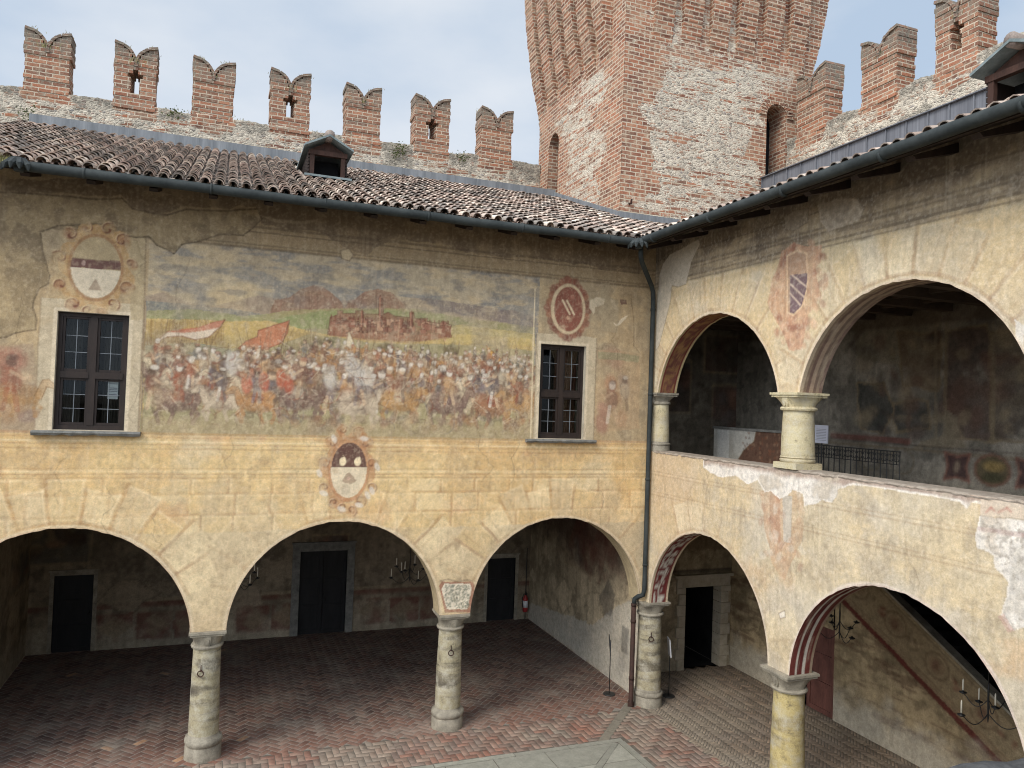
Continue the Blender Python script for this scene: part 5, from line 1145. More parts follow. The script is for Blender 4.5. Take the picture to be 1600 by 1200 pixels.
def dormer(parent, axis, uc, d0, w_, hgt, depth):
    """small timber dormer: louvred cheeks, metal gable roof, ridge tile"""
    T = (lambda u, d, z: (u, d, z)) if axis == 'A' else (lambda u, d, z: (d, u, z))
    zb = roof_z(d0)+.10
    def bx(m, u0, u1, a0, a1, z0, z1): P = [(u0, a0, z0), (u1, a0, z0), (u1, a1, z0), (u0, a1, z0), (u0, a0, z1), (u1, a0, z1), (u1, a1, z1), (u0, a1, z1)]; m.hexa([T(*p) for p in P])
    h = w_/2
    fr = MB(); bx(fr, uc-h+.06, uc-h+.16, d0, d0+.09, zb, zb+hgt); bx(fr, uc+h-.16, uc+h-.06, d0, d0+.09, zb, zb+hgt); bx(fr, uc-h+.02, uc+h-.02, d0-.02, d0+.10, zb+hgt, zb+hgt+.11)
    fr.prism([(-h+.02, zb+hgt+.11), (h-.02, zb+hgt+.11), (0, zb+hgt+.36)], d0+.06, d0+.10, lambda p, q, t: T(uc+p, t, q)); dm = fr.build('dormer', M_DORM, parent)
    ck = MB(); n = 7
    for s in (-1, 1):
        for k in range(n): z = zb+.03+(hgt+.05)*k/n; bx(ck, uc+s*(h-.03)-.02, uc+s*(h-.03)+.02, d0+.03, d0+depth, z, z+hgt/n*.82)
        bx(ck, uc+s*(h-.06)-.012, uc+s*(h-.06)+.012, d0+.09, d0+depth, zb-.1, zb+hgt)
    ck.build('louvred_cheek', M_WOOD, dm)
    rf = MB()
    for s in (-1, 1):
        e = h+.10; P = [(uc, d0-.22, zb+hgt+.42), (uc+s*e, d0-.22, zb+hgt+.12), (uc+s*e, d0+depth, zb+hgt+.12), (uc, d0+depth, zb+hgt+.42)]
        rf.hexa([T(*p) for p in P]+[T(p[0], p[1], p[2]+.05) for p in P])
    rf.build('gable_roof', M_GUTL, dm)
    rt = MB(); P = []
    for t, r_ in ((d0-.20, .11), (d0+.3, .095)): P.append(T(uc, t, zb+hgt+.46))
    rt.tube(P, [.12, .10], 12); P2 = [T(uc, d0+.15, zb+hgt+.47), T(uc, d0+.65, zb+hgt+.47)]; rt.tube(P2, [.12, .10], 12); rt.build('ridge_tile', M_TILEP, dm, smooth=True)
    bk = MB(); bx(bk, uc-h+.16, uc+h-.16, d0+.5, d0+.54, zb-.1, zb+hgt); bk.build('inner_board', M_DARK, dm)
    sl_ = MB(); P = [(uc-h-.08, d0-.22, zb-.06), (uc+h+.08, d0-.22, zb-.06), (uc+h+.03, d0+.05, zb+.0), (uc-h-.03, d0+.05, zb+.0)]; sl_.hexa([T(*p) for p in P]+[T(p[0], p[1], p[2]+.05) for p in P]); sl_.build('apron', M_GUTL, dm)
    return dm
M_TILEP = m_plain('clay_ridge_tile', (.14, .11, .095), (.36, .30, .26), 7, .95, .1, .4)
dormer(WA, 'A', -7.38, 2.95, .95, .52, 2.3)
# grey down pipe in the corner: swan neck, long drop, elbow, cast foot
m = MB(); m.tube([(-1.02, -1.02, 10.58), (-1.0, -1.0, 10.36), (-.9, -.88, 10.25), (-.22, -.2, 9.86), (-.12, -.11, 9.74), (-.10, -.10, 9.4), (-.10, -.10, 6.0), (-.10, -.10, 2.75), (-.12, -.08, 2.62), (-.2, .02, 2.56), (-.26, .06, 2.5), (-.27, .07, 2.38)], .055, 10)
for z in (9.3, 7.3, 5.3, 3.3): m.tube([(-.10, -.10, z), (-.10, -.10, z+.05)], .064, 10)
dp = m.build('down_pipe', M_GUT, WA, smooth=True)
m = MB(); m.tube([(-.27, .07, 2.40), (-.27, .07, .12), (-.29, .03, .03)], .058, 10)
for z in (2.33, 1.95, .62): m.tube([(-.27, .07, z), (-.27, .07, z+.06)], .068, 10)
m.tube([(-.27, .07, .10), (-.27, .07, .04), (-.30, .02, .0)], .075, 10); m.build('cast_pipe_foot', M_RUST, dp, smooth=True)
# ================================================================== the arcaded wing on the right
WB = thing('arcaded_wing', 'ochre two-storey wing on the right with an open arched gallery above yellow columns', 'building', (2, -6, 0))
cvB = paint_B()
facade_sheet('storey_wall', M_PAINT, WB, cvB, -14.4, 0.0, [4.6, PAR], ARC_L, CAP_L, 'B', fine=-9.4)
facade_sheet('gallery_wall', M_PAINT, WB, cvB, -14.4, 0.0, [9.2, TOPZ], ARC_U, CAP_U, 'B', fine=-9.4)
del cvB
cvJ = aged_fresco(-14.5, .6, 2.1, 11.2, 42, (150, 136, 112), .06)
facade_sheet('wall_back', M_INNER, WB, cvJ, -14.4, .1, [4.6, PAR], ARC_L, CAP_L, 'B', off=TH, res=.12); facade_sheet('wall_back', M_INNER, WB, cvJ, -14.4, .1, [9.2, TOPZ], ARC_U, CAP_U, 'B', off=TH, res=.12)
soffit('arch_soffit', WB, ARC_L[0], CAP_L, 'B', sof_floral((104, 46, 44), (186, 178, 164), 60))
S1 = [(112, 58, 52), (112, 58, 52), (196, 186, 172), (100, 50, 46), (100, 50, 46), (196, 188, 176), (112, 58, 52), (104, 54, 48), (150, 130, 110)]
soffit('arch_soffit', WB, ARC_L[1], CAP_L, 'B', sof_stripes(S1, 61, .25)); soffit('arch_soffit', WB, ARC_L[2], CAP_L, 'B', sof_stripes(S1, 62))
soffit('arch_soffit', WB, ARC_U[0], CAP_U, 'B', sof_floral((150, 112, 76), (120, 76, 66), 63, (190, 170, 130)))
S2 = [(196, 176, 150), (150, 128, 108), (128, 104, 92), (176, 152, 130), (132, 112, 98), (160, 140, 120), (140, 116, 104)]
soffit('arch_soffit', WB, ARC_U[1], CAP_U, 'B', sof_stripes(S2, 64, .4)); soffit('arch_soffit', WB, ARC_U[2], CAP_U, 'B', sof_stripes(S2, 65))
# parapet coping (worn brick edge)
rs = random.Random(9); m = MB(); V = []; F = []; n = 180
for i in range(n+1):
    y = -14.4+14.4*i/n; e = rs.uniform(-.010, .014); t = rs.uniform(-.012, .010)
    V += [(-.006+e*.6, y, PAR-.025+t), (-.012+e, y, PAR-.006+t), (.03, y, PAR+.02+t), (TH+.02, y, PAR+.02), (TH+.02, y, PAR-.05)]
F = [(i*5+(k+1) % 5, i*5+k, (i+1)*5+k, (i+1)*5+(k+1) % 5) for i in range(n) for k in range(5)]+[(0, 1, 2, 3, 4), tuple(n*5+k for k in (4, 3, 2, 1, 0))]
m.add(V, F); M_COPE = m_plain('worn_brick_coping', (.20, .155, .12), (.44, .38, .31), 8, .95, .1, .6, dist=.03); m.build('parapet_coping', M_COPE, WB)
column(WB, .20, .10, CAP_A, .285, M_COLA, .40, .335, .34, .32, axis='B', seed=3, ring=(1.66, -2.0))
column(WB, .25, -4.565, CAP_L, .285, M_COLB, .42, .36, .36, .34, axis='B', seed=4)
column(WB, .25, -9.35, CAP_L, .285, M_COLB, .42, .36, .36, .34, axis='B', seed=5)
column(WB, .25, -4.63, CAP_U-PAR-.02, .285, M_COLU, .22, .295, .33, .34, axis='B', z0=PAR+.02, octo=True, seed=6)
column(WB, .25, -9.41, CAP_U-PAR-.02, .255, M_COLU, .25, .29, .33, .33, axis='B', z0=PAR+.02, octo=True, seed=7)
column(WB, .25, .0, CAP_U-PAR-.02, .21, M_COLU, .22, .25, .28, .28, axis='B', z0=PAR+.02, seed=8)
# ground floor inside
cvb = aged_fresco(-14.5, 2, 0, 5.0, 72, (150, 132, 102), .03)
dg = lambda y: 1.73+.556*(y+6.11); rd = lambda y: .93+.519*(y+5.71)
q = [(-9.5, dg(-9.5)-.06), (0, dg(0)-.06), (0, rd(0)), (-9.5, rd(-9.5))]
cvb.poly(q, lin(140, 122, 94), .85, .02)
cvb.poly([(-7.6, rd(-7.6)-.07), (.2, rd(.2)-.07), (.2, rd(.2)+.07), (-7.6, rd(-7.6)+.07)], lin(92, 40, 36), .92, .006)
for off_ in (.12, .2): cvb.line([(-7.6, rd(-7.6)+off_), (.2, rd(.2)+off_)], .025, lin(112, 84, 64), .6, .01)
for off_ in (-.09, -.02): cvb.line([(-9.4, dg(-9.4)+off_), (.2, dg(.2)+off_)], .03, lin(104, 88, 68), .7, .01)
rs = random.Random(31)
for k in range(9):
    y = -8.6+k*1.0; z = (dg(y)+rd(y))/2+.08
    cvb.ell(y, z, .28, .24, lin(112, 92, 70), .7, .5, .01, .1, ring=.14); cvb.ell(y, z, .2, .17, lin(128, 104, 80), .6, .5, .02, .2); cvb.ell(y+.02, z, .09, .11, lin(96, 62, 54), .5, .3, .03, .3)
    for j in range(8):
        t = rs.uniform(.25, .75); cvb.ell(y+t, z+.55*t+rs.uniform(-.1, .1), .09, .05, rs.choice([lin(112, 62, 52), lin(96, 78, 60), lin(168, 148, 116)]), .5, rs.random()*3, .02, .3)
m_, sl = cvb.poly_mask([(-14, 0), (2, 0), (2, 2.6), (-3, 2.3), (-6, .8), (-14, -.1)], 0); nz_ = cvb.fb(.12, .7, 5, .65)
cvb.lay(m_*sstep(.5, .7, nz_[sl])*(cvb.Z[sl] > .5), lin(96, 72, 56), .6, sl); cvb.lay((1-sstep(.3, 1.1, cvb.Z+cvb.nz))*1.0, lin(176, 168, 152), .6)
zf = lambda y: np.clip(dg(y), .12, 4.9)
plain_sheet('stair_wall', M_INNER, WB, cvb, -11.5, 1.95, 0, 4.9, 'B', DB, .05, zf=None, holes=[(-1.95, -1.05, 0, 2.03)]) if False else None
# stair wall with its raking top, door opening left free
def rake_wall():
    ys = np.unique(np.r_[np.arange(-11.5, 1.9, .04), [-1.95, -1.05, 1.9]]); k = 110; rows = []
    lo = np.where((ys > -1.94) & (ys < -1.06), 2.03, 0.0); top = zf(ys)
    for s_ in (0, 1):
        pass
    T = np.linspace(0, 1, k)[:, None]; Z = lo[None]+(top-lo)[None]*T; U = np.broadcast_to(ys, Z.shape)
    d = (fbm(k, len(ys), 14, 14, 4, .5, 9)-.5)*.03; V = np.stack([DB+d, U, Z], -1); idx = np.arange(Z.size).reshape(Z.shape)
    a, b, c, e = idx[:-1, :-1], idx[:-1, 1:], idx[1:, 1:], idx[1:, :-1]
    keep = np.ones(a.shape, bool); j = np.abs(lo[1:]-lo[:-1]) > .1; keep[:, j] = False
    F = np.stack([b, a, e, c], -1)[keep].reshape(-1, 4)
    o = mesh_obj('stair_wall', V.reshape(-1, 3), F, M_INNER, WB, col=cvb.sample(U.ravel(), Z.ravel()), smooth=True)
    m = MB()
    for a_, b_ in ((-11.5, -9.0), (-9.0, -.45), (-.45, 1.9)):
        za, zb_ = float(zf(np.array([a_]))[0]), float(zf(np.array([b_]))[0])
        m.hexa([(DB, a_, za), (DB+.22, a_, za), (DB+.22, b_, zb_), (DB, b_, zb_), (DB, a_, za+.05), (DB+.22, a_, za+.05), (DB+.22, b_, zb_+.05), (DB, b_, zb_+.05)])
    m.build('raking_coping', M_CAPST, o); return o
rake_wall()
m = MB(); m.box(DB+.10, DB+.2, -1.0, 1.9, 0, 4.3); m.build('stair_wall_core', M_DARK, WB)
m = MB(); n = 30
for k in range(n): y = -9.0+k*.30; m.box(DB+.24, 5.4, y, y+.30, -.02, .17*(k+1) if k < 29 else 5.08)
m.build('stair', M_DARK, WB)  # steps coloured near black so the stairwell's shade swallows them
m = MB(); m.box(5.41, 5.5, -14.4, 3.1, 0, 13.0); m.box(.5, 5.4, -11.9, -11.6, 0, 4.9); m.box(3.86, 5.4, 1.86, 2.0, 0, 9.3); m.build('outer_wall', M_DARK, WB)
door_leaf(WB, 'B', -1.95, -1.05, 0, 2.03, DB+.04, M_REDW)
cve = aged_fresco(0, 4.0, 0, 5.0, 73, (156, 142, 118), .03, panels=1); cve.band(2.6, 2.68, lin(60, 50, 44), .7, rough=.02); cve.band(3.2, 5.0, lin(92, 72, 62), .5, rough=.2)
plain_sheet('end_wall', M_INNER, WB, cve, .12, DB, 0, 4.9, 'A', EB, .05, holes=[(2.34, 3.48, 0, 2.2)])
m = MB(); rs = random.Random(8); z = 0
k = 0
while z < 2.19:
    h = min(.29, 2.2-z)
    m.box(2.34-(.27 if k % 2 else .20), 2.34, EB-.06, EB+.3, z+.006, z+h-.006); m.box(3.48, 3.48+(.31 if k % 2 else .24), EB-.06, EB+.3, z+.006, z+h-.006); z += h; k += 1
x = 2.06
while x < 3.75:
    w_ = .2 if len(m.v) % 3 else .25; m.box(x+.005, min(x+w_, 3.80)-.005, EB-.06, EB+.02, 2.206, 2.46); x += w_
m.box(1.98, 3.84, EB-.12, EB+.02, 2.47, 2.54); m.build('quoined_door_frame', M_STONE, WB)
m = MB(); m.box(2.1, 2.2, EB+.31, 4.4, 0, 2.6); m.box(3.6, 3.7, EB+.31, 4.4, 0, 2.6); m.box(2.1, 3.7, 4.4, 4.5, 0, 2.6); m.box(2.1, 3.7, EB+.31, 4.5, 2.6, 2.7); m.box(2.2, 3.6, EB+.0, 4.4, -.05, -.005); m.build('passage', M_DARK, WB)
m = MB(); m.box(.5, 5.4, -11.6, 1.85, 4.9, 5.08); m.build('gallery_floor', M_BEAM, WB)
m = MB()
for k in range(14): y = -11.2+k*.95; m.box(.51, DB+.0, y-.09, y+.09, 4.68, 4.895)
m.build('ceiling_beams', M_BEAM, WB)
# upper gallery inside
cvu = aged_fresco(-14.5, 2, 5.0, 9.4, 74, (126, 119, 107), .025, panels=0); rs = random.Random(77)
Wu = np.clip(cvu.fb(.7, .7)*2.6-.55, 0, 1)
def H2(px, py): h = hit(px, py, 0, DB); return (h[1], h[2])
cvu.poly([H2(*q) for q in ((1330, 505), (1470, 480), (1470, 580), (1340, 560))], lin(128, 118, 98), .6, .06)
for q, c in ((((1476, 520), (1545, 506), (1548, 690), (1480, 680)), lin(86, 70, 62)), (((1548, 520), (1640, 520), (1640, 690), (1552, 690)), lin(100, 88, 74)), (((1340, 600), (1380, 596), (1400, 640), (1380, 680), (1345, 670)), lin(62, 62, 58)), (((1396, 628), (1450, 626), (1452, 668), (1400, 676)), lin(64, 62, 58)), (((1400, 520), (1470, 520), (1470, 610), (1410, 600)), lin(110, 94, 76))):
    cvu.poly([H2(*p) for p in q], c, .8, .10, Wu+.2, edge=lin(128, 112, 88), ew=.05)
for k in range(90):
    x, y = rs.uniform(1330, 1640), rs.uniform(520, 680); cvu.ell(*H2(x, y), rs.uniform(.06, .2), rs.uniform(.08, .3), rs.choice([lin(104, 78, 66), lin(84, 80, 74), lin(136, 120, 96), lin(66, 54, 50), lin(146, 130, 104)]), .45, rs.random()*3, .05, .4)
for x in (1478, 1552, 1462): cvu.line([H2(x, 505), H2(x, 690)], .06, lin(134, 120, 96), .5, .01)
cvu.poly([H2(*q) for q in ((1425, 700), (1440, 690), (1470, 680), (1478, 640), (1495, 650), (1500, 690), (1510, 700))], lin(132, 120, 100), .8, .06)
cvu.line([H2(1290, 690), H2(1640, 722)], .05, lin(116, 100, 78), .7, .01); cvu.line([H2(1290, 684), H2(1640, 714)], .03, lin(70, 58, 50), .6, .01); cvu.line([H2(1300, 680), H2(1420, 690)], .12, lin(110, 54, 46), .6, .03)
u, z = H2(1550, 735)
cvu.ell(u, z, .34, .28, lin(96, 84, 60), .9, 0, .005, .06); cvu.ell(u, z, .34, .28, lin(120, 92, 76), .9, 0, .005, .05, ring=.16); cvu.ell(u-.03, z+.06, .2, .10, lin(150, 126, 80), .8, 0, .03, .4); cvu.ell(u, z-.14, .22, .1, lin(64, 64, 46), .7, 0, .03, .4)
for dx in (-1, 1):
    uu = u+dx*.72; cvu.poly([(uu-.27, z-.27), (uu, z-.2), (uu+.27, z-.27), (uu+.2, z), (uu+.27, z+.27), (uu, z+.2), (uu-.27, z+.27), (uu-.2, z)], lin(74, 52, 50), .9, .006, edge=lin(130, 92, 78), ew=.05); cvu.ell(uu, z, .06, .12, lin(150, 132, 110), .6, .2, .02, .4)
for dx in (2.0, 2.8): cvu.ell(u+dx, z, .3, .26, lin(118, 106, 86), .6, 0, .01, .1, ring=.12)
cvu.lay(sstep(8.85, 8.95, cvu.Z), lin(84, 70, 58), .6)
plain_sheet('gallery_back_wall', M_INNER, WB, cvu, -14.4, 1.9, FLOOR2, 9.3, 'B', DB, .04)
cvw = aged_fresco(0, 4.0, 5.0, 9.4, 75, (104, 96, 84), .04, panels=3); plain_sheet('end_wall', M_INNER, WB, cvw, .12, DB, FLOOR2, 9.3, 'A', EB, .06)
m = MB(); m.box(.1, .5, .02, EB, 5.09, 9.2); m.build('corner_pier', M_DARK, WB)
m = MB(); m.box(.5, DB, -14.4, EB, 9.32, 9.45); m.build('gallery_ceiling', M_BEAM, WB)
m = MB()
for k in range(17): y = -14.2+k*.95; m.box(.51, DB-.01, y-.10, y+.10, 9.12, 9.315)
for x in (1.2, 2.1, 3.0): m.box(x-.06, x+.06, -14.39, EB-.01, 9.20, 9.318)
m.build('coffer_beams', M_BEAM, WB)
cvp = Canvas(-1.8, 1.6, 5.0, 6.7, .02, 78); cvp.c[:] = lin(190, 186, 176); cvp.lay(sstep(.45, .65, cvp.fb(.4, .4)), lin(160, 154, 142), .6)
def H3(px, py): h = hit(px, py, 0, 2.72); return (h[1], h[2])
cvp.poly([H3(*q) for q in ((1150, 722), (1165, 700), (1178, 690), (1182, 672), (1215, 672), (1240, 690), (1240, 730))], lin(96, 66, 50), .95, .06, edge=lin(140, 120, 96)); 
for k in range(60): cvp.ell(*H3(rs.uniform(1160, 1225), rs.uniform(676, 726)), .05, .03, rs.choice([lin(76, 50, 40), lin(128, 84, 62), lin(150, 120, 96)]), .5, rs.random()*3, .02, .3)
cvp.poly([H3(*q) for q in ((1121, 670), (1139, 670), (1139, 720), (1121, 720))], lin(206, 204, 198), .8, .01)
sw = plain_sheet('stair_enclosure', M_PAINT, WB, cvp, -1.45, 1.28, FLOOR2, 6.52, 'B', 2.72, .03, jit=.006)
m = MB(); m.box(2.73, 2.9, -1.45, 1.28, 5.09, 6.52); m.build('enclosure_core', M_CAPST, WB); m = MB(); m.box(2.69, 2.93, -1.48, 1.31, 6.522, 6.58); m.build('enclosure_coping', M_SILL, WB)
# roof
keepB = lambda u, d: (u < d+.03) and u < 3.0 and d < 5.46 and not (-8.2 < u < -6.85 and 1.9 < d < 5.5 and d < 4.6)
tiles('tiled_roof', WB, 'B', -14.6, 3.1, 5.5, keepB, 6, PAL2+PAL)
m = MB(); m.hexa([(-.98, -14.6, 10.58), (.6, -14.6, 10.58+.37*1.58), (.6, .6, 10.58+.37*1.58), (-.98, -.98, 10.58), (-.98, -14.6, 10.64), (.6, -14.6, 10.64+.37*1.58), (.6, .6, 10.64+.37*1.58), (-.98, -.98, 10.64)]); m.build('eave_boards', M_WOOD, WB)
m = MB(); zq = lambda d: 11.10+.37*(d-.6)
m.hexa([(.62, -14.6, zq(.62)), (5.5, -14.6, zq(5.5)), (5.5, 3.1, zq(5.5)), (.62, .6, zq(.62)), (.62, -14.6, zq(.62)+.06), (5.5, -14.6, zq(5.5)+.06), (5.5, 3.1, zq(5.5)+.06), (.62, .6, zq(.62)+.06)]); m.build('roof_boards', M_WOOD, WB)
for k in range(14):
    y = -13.75+k*.98; m = MB(); m.hexa([(-.80, y+.07, 10.525), (-.80, y-.07, 10.525), (.2, y-.07, 10.80), (.2, y+.07, 10.80), (-.86, y+.07, 10.575), (-.86, y-.07, 10.575), (.2, y-.07, 10.96), (.2, y+.07, 10.96)]); m.build('rafter_tail', M_WOOD, WB)
gutter(WB, 'B', -14.5, -OV-.04); leaf_spout(WB, -1.13, -1.13, 10.60, -1, -1)
m = MB(); y = 3.1; rs = random.Random(2)
m.box(5.52, 5.56, -14.6, 3.1, 12.9, 14.08)
while y > -14: m.box(5.485, 5.52, y-.03, y, 12.95, 14.10); y -= rs.choice([.55, .6, .6])
m.box(5.44, 5.58, -14.6, 3.1, 14.085, 14.11); m.build('roof_flashing', M_LEADP, WB)
dormer(WB, 'B', -7.35, 2.0, 1.15, .62, 2.6)

# ================================================================== the tower
TX, TY, TW, TD = .70, 3.15, 6.2, 6.1
TWR = thing('brick_tower', 'massive square brick tower with cobble patches and flaring corbels behind the roof corner', 'tower', (TX+TW/2, TY+TD/2, 0))
def tmask(u0, u1, z0, z1, seed, rub, lime, holes):
    cv = Canvas(u0, u1, z0, z1, .03, seed); cv.c[:] = (0.08, .12, .30); n = cv.fb(.8, .8, 6)
    cv.lay(sstep(.55, .7, n), (0, .1, .45), .8)
    for p in rub: cv.poly(p, (1, .0, .3), .62, .5); cv.poly(p, (1, .0, .3), .35, .2)
    for p in lime: cv.poly(p, (.45, .0, .6), .7, .25)
    cv.lay(sstep(.58, .7, cv.fb(.12, .9, 5)), (.1, .05, .2), .7)
    return cv
HF = lambda *q: [(lambda h: (h[0], h[2]))(hit(x, y, 1, TY)) for x, y in q]
HL = lambda *q: [(lambda h: (h[1], h[2]))(hit(x, y, 0, TX)) for x, y in q]
cvf = tmask(TX-.1, TX+TW+.1, 10.5, 24, 120, [HF((1025, 140), (1060, 95), (1180, 95), (1228, 140), (1200, 154), (1190, 190), (1160, 245), (1190, 262), (1195, 295), (1110, 340), (1040, 352), (985, 340), (990, 318), (1030, 300), (1022, 260), (1020, 225), (1010, 190), (1004, 160)), HF((1048, 0), (1075, 0), (1072, 70), (1048, 76)), HF((1105, 0), (1160, 0), (1150, 80), (1120, 90))], [HF((975, 345), (965, 300), (1040, 310), (1190, 270), (1195, 300), (1025, 360)), HF((1000, 0), (1160, 0), (1170, 110), (1040, 110)), HF((1160, 90), (1240, 90), (1240, 150), (1180, 150))], None)
def tower_face(name, axis, off, u0, u1, cv, hole=None, flip=False):
    us = np.arange(u0, u1+.001, .035); us[-1] = u1; zs = np.arange(10.5, 23.6, .035)
    U, Z = np.meshgrid(us, zs); ny, nx = U.shape
    d = (fbm(ny, nx, 30, 30, 6, .6, 17)-.5)*.05; ed = np.minimum(np.minimum(U-u0, u1-U)/.25, 1); d = d*np.clip(ed, 0, 1)
    # ragged arris, course by course
    crs = np.random.RandomState(5).uniform(-.016, .016, 400)[(Z/.115).astype(int) % 400]
    ue = np.where(U == u0, crs*.6, 0)+np.where(np.abs(U-u1) < 1e-6, -crs*.6, 0)
    V = np.stack([U+ue, off+d, Z], -1) if axis == 'A' else np.stack([off+d, U+ue, Z], -1)
    idx = np.arange(ny*nx).reshape(ny, nx); a, b, c, e = idx[:-1, :-1], idx[:-1, 1:], idx[1:, 1:], idx[1:, :-1]
    F = np.stack([a, b, c, e], -1) if (axis == 'A') != flip else np.stack([b, a, e, c], -1)
    keep = np.ones(a.shape, bool)
    if hole:
        a0, a1, h0, h1 = hole; cu = U[:-1, :-1]+.0175; cz = Z[:-1, :-1]+.0175; r = (a1-a0)/2
        keep &= ~((cu > a0) & (cu < a1) & (cz > h0) & ((cz < h1-r) | (np.hypot(cu-(a0+a1)/2, cz-(h1-r)) < r)))
    return mesh_obj(name, V.reshape(-1, 3), F[keep].reshape(-1, 4), M_MAS, TWR, col=cv.sample(U.ravel(), Z.ravel()), smooth=True)
tower_face('tower_wall', 'A', TY, TX, TX+TW, cvf, (5.66, 6.40, 13.2, 16.44))
cvt = tmask(TY-.1, TY+TD+.1, 10.5, 24, 121, [HL((948, 102), (952, 132), (936, 165), (914, 206), (953, 196), (948, 245), (928, 266), (938, 300), (925, 330), (885, 300), (888, 245), (874, 210), (868, 182), (900, 140))], [HL((948, 102), (952, 132), (936, 165), (914, 206), (953, 196), (948, 245), (928, 266), (938, 330), (885, 312), (888, 245), (874, 210), (868, 182), (900, 140))], None)
tower_face('tower_wall', 'B', TX, TY, TY+TD, cvt, (7.55, 8.35, 13.2, 16.25))
cvk = Canvas(0, 10, 10, 24, .2, 122); cvk.c[:] = (.1, .2, .2)
tower_face('tower_wall', 'B', TX+TW, TY, TY+TD, cvk, None, True); tower_face('tower_wall', 'A', TY+TD, TX, TX+TW, cvk, None, True)
PZ = [(16.3, -.05), (16.75, .0), (17.1, .09), (17.5, .20), (18.0, .32), (18.6, .42), (19.3, .53), (20.0, .62), (20.8, .70), (21.6, .76), (22.4, .80)]
def rib(c, w_, face, z_add=0.0, sc=1.0):
    m = MB(); n = 30; V = []; rs = random.Random(int(c*100)); zz = np.linspace(16.4, 22.4, 104)
    for z in zz:
        p = np.interp(z, [a+z_add for a, _ in PZ], [b*sc for _, b in PZ])+rs.uniform(-.018, .018); e = rs.uniform(-.016, .016)
        for s, pp in ((-1, -.1), (-1, p), (1, p), (1, -.1)):
            u = c+s*(w_/2+e); d = pp
            V.append({'F': (u, TY-d, z), 'L': (TX-d, u, z), 'R': (TX+TW+d, u, z), 'K': (u, TY+TD+d, z)}[face])
    F = []
    for i in range(len(zz)-1):
        for k in range(3): F.append((i*4+k, i*4+k+1, i*4+4+k+1, i*4+4+k))
    F += [(3, 2, 1, 0), tuple((len(zz)-1)*4+k for k in range(4))]
    b = MB(); b.v = V; b.f = F; b.c = [(.05, .12, .34) if rs.random() < .5 else (.0, .22, .12) for _ in F]
    o = mesh_obj('corbel', np.array(V), F, M_MAS, TWR, fcol=b.c); return o
for k in range(6): rib(TX+1.22+.955*k, .64, 'F', .9, .62)
for k in range(6): rib(TY+1.15+.955*k, .64, 'L', .5)
for k in range(6): rib(TY+.35+1.02*k, .60, 'R', -.35, 1.65)
for k in range(6): rib(TX+.7+1.02*k, .56, 'K')
m = MB(); m.box(TX-.8, TX+TW+.8, TY-.8, TY+TD+.8, 22.3, 24.2); m.build('tower_parapet', M_MAS, TWR)
# the two openings: deep arched reveals, dark boards
def opening(axis, a0, a1, z0, z1, off, s):
    m = MB(); r = (a1-a0)/2; c = (a0+a1)/2; pts = [(a0, z0)]+[(c-r*math.cos(t), z1-r+r*math.sin(t)) for t in np.linspace(0, math.pi, 13)]+[(a1, z0)]; V = []
    for q in (.0, .75):
        for u, z in pts: V.append((u, off+q, z) if axis == 'A' else (off+q, u, z))
    n = len(pts); F = [(i, i+1, n+i+1, n+i) for i in range(n-1)]; m.add(V, F, (.0, .25, .1)); rv = m.build('arched_reveal', M_MAS, TWR, usecol=True)
    m = MB()
    if axis == 'A': m.box(a0, a1, off+.76, off+.80, z0, z1); m2 = MB(); m2.box(a0+.15, a0+.23, off+.55, off+.63, z0, z1-.2); m2.build('door_post', M_BEAM, rv)
    else: m.box(off+.76, off+.80, a0, a1, z0, z1)
    m.build('dark_boards', M_DARK, rv)
opening('A', 5.66, 6.40, 13.2, 16.44, TY, 1); opening('B', 7.55, 8.35, 13.2, 16.25, TX, 1)
m = MB(); c, r0 = 6.03, .39
for k in range(17):
    t0 = math.pi*k/17+.02; t1 = math.pi*(k+1)/17-.02
    m.prism([(r0*math.cos(t0), r0*math.sin(t0)), ((r0+.25)*math.cos(t0), (r0+.25)*math.sin(t0)), ((r0+.25)*math.cos(t1), (r0+.25)*math.sin(t1)), (r0*math.cos(t1), r0*math.sin(t1))], TY-.045, TY+.03, lambda p, q, t: (c+p, t, 16.07+q), (.0, .1, .05))
m.build('brick_arch', M_MAS, TWR, usecol=True)
m = MB(); zr = lambda d: roof_z(d)+.05
def strip(P, h=.20):
    for (x0, y0, z0), (x1, y1, z1) in zip(P[:-1], P[1:]):
        n_ = np.array([-(y1-y0), x1-x0, 0.0]); n_ /= np.linalg.norm(n_)+1e-9; n_ *= .03
        q = [np.array((x0, y0, z0-.1))-n_, np.array((x1, y1, z1-.1))-n_, np.array((x1, y1, z1-.1))+n_, np.array((x0, y0, z0-.1))+n_]
        m.hexa(q+[v+np.array([0, 0, .1+h]) for v in q])
strip([(TX-.035, 7.64, zr(7.64)), (TX-.035, TY-.035, zr(TY))]); strip([(TX-.035, TY-.04, zr(TY)), (3.15, TY-.04, zr(TY)), (5.5, TY-.04, zr(5.5))])
strip([(TX-.3, 7.64, zr(7.64)), (TX-.3, TY-.3, zr(TY-.3))], .02); strip([(TX-.3, TY-.3, zr(TY-.3)), (2.85, TY-.3, zr(TY-.3)), (5.5, TY-.3, zr(5.5))], .02)
m.build('lead_apron', M_LEAD, TWR)
m = MB(); h_ = hit(983, 318, 1, TY); m.tube([(h_[0], TY+.03, h_[2]), (h_[0], TY-.12, h_[2]-.02), (h_[0], TY-.14, h_[2]+.1)], .03, 6); m.build('iron_hook', M_RUST, TWR)

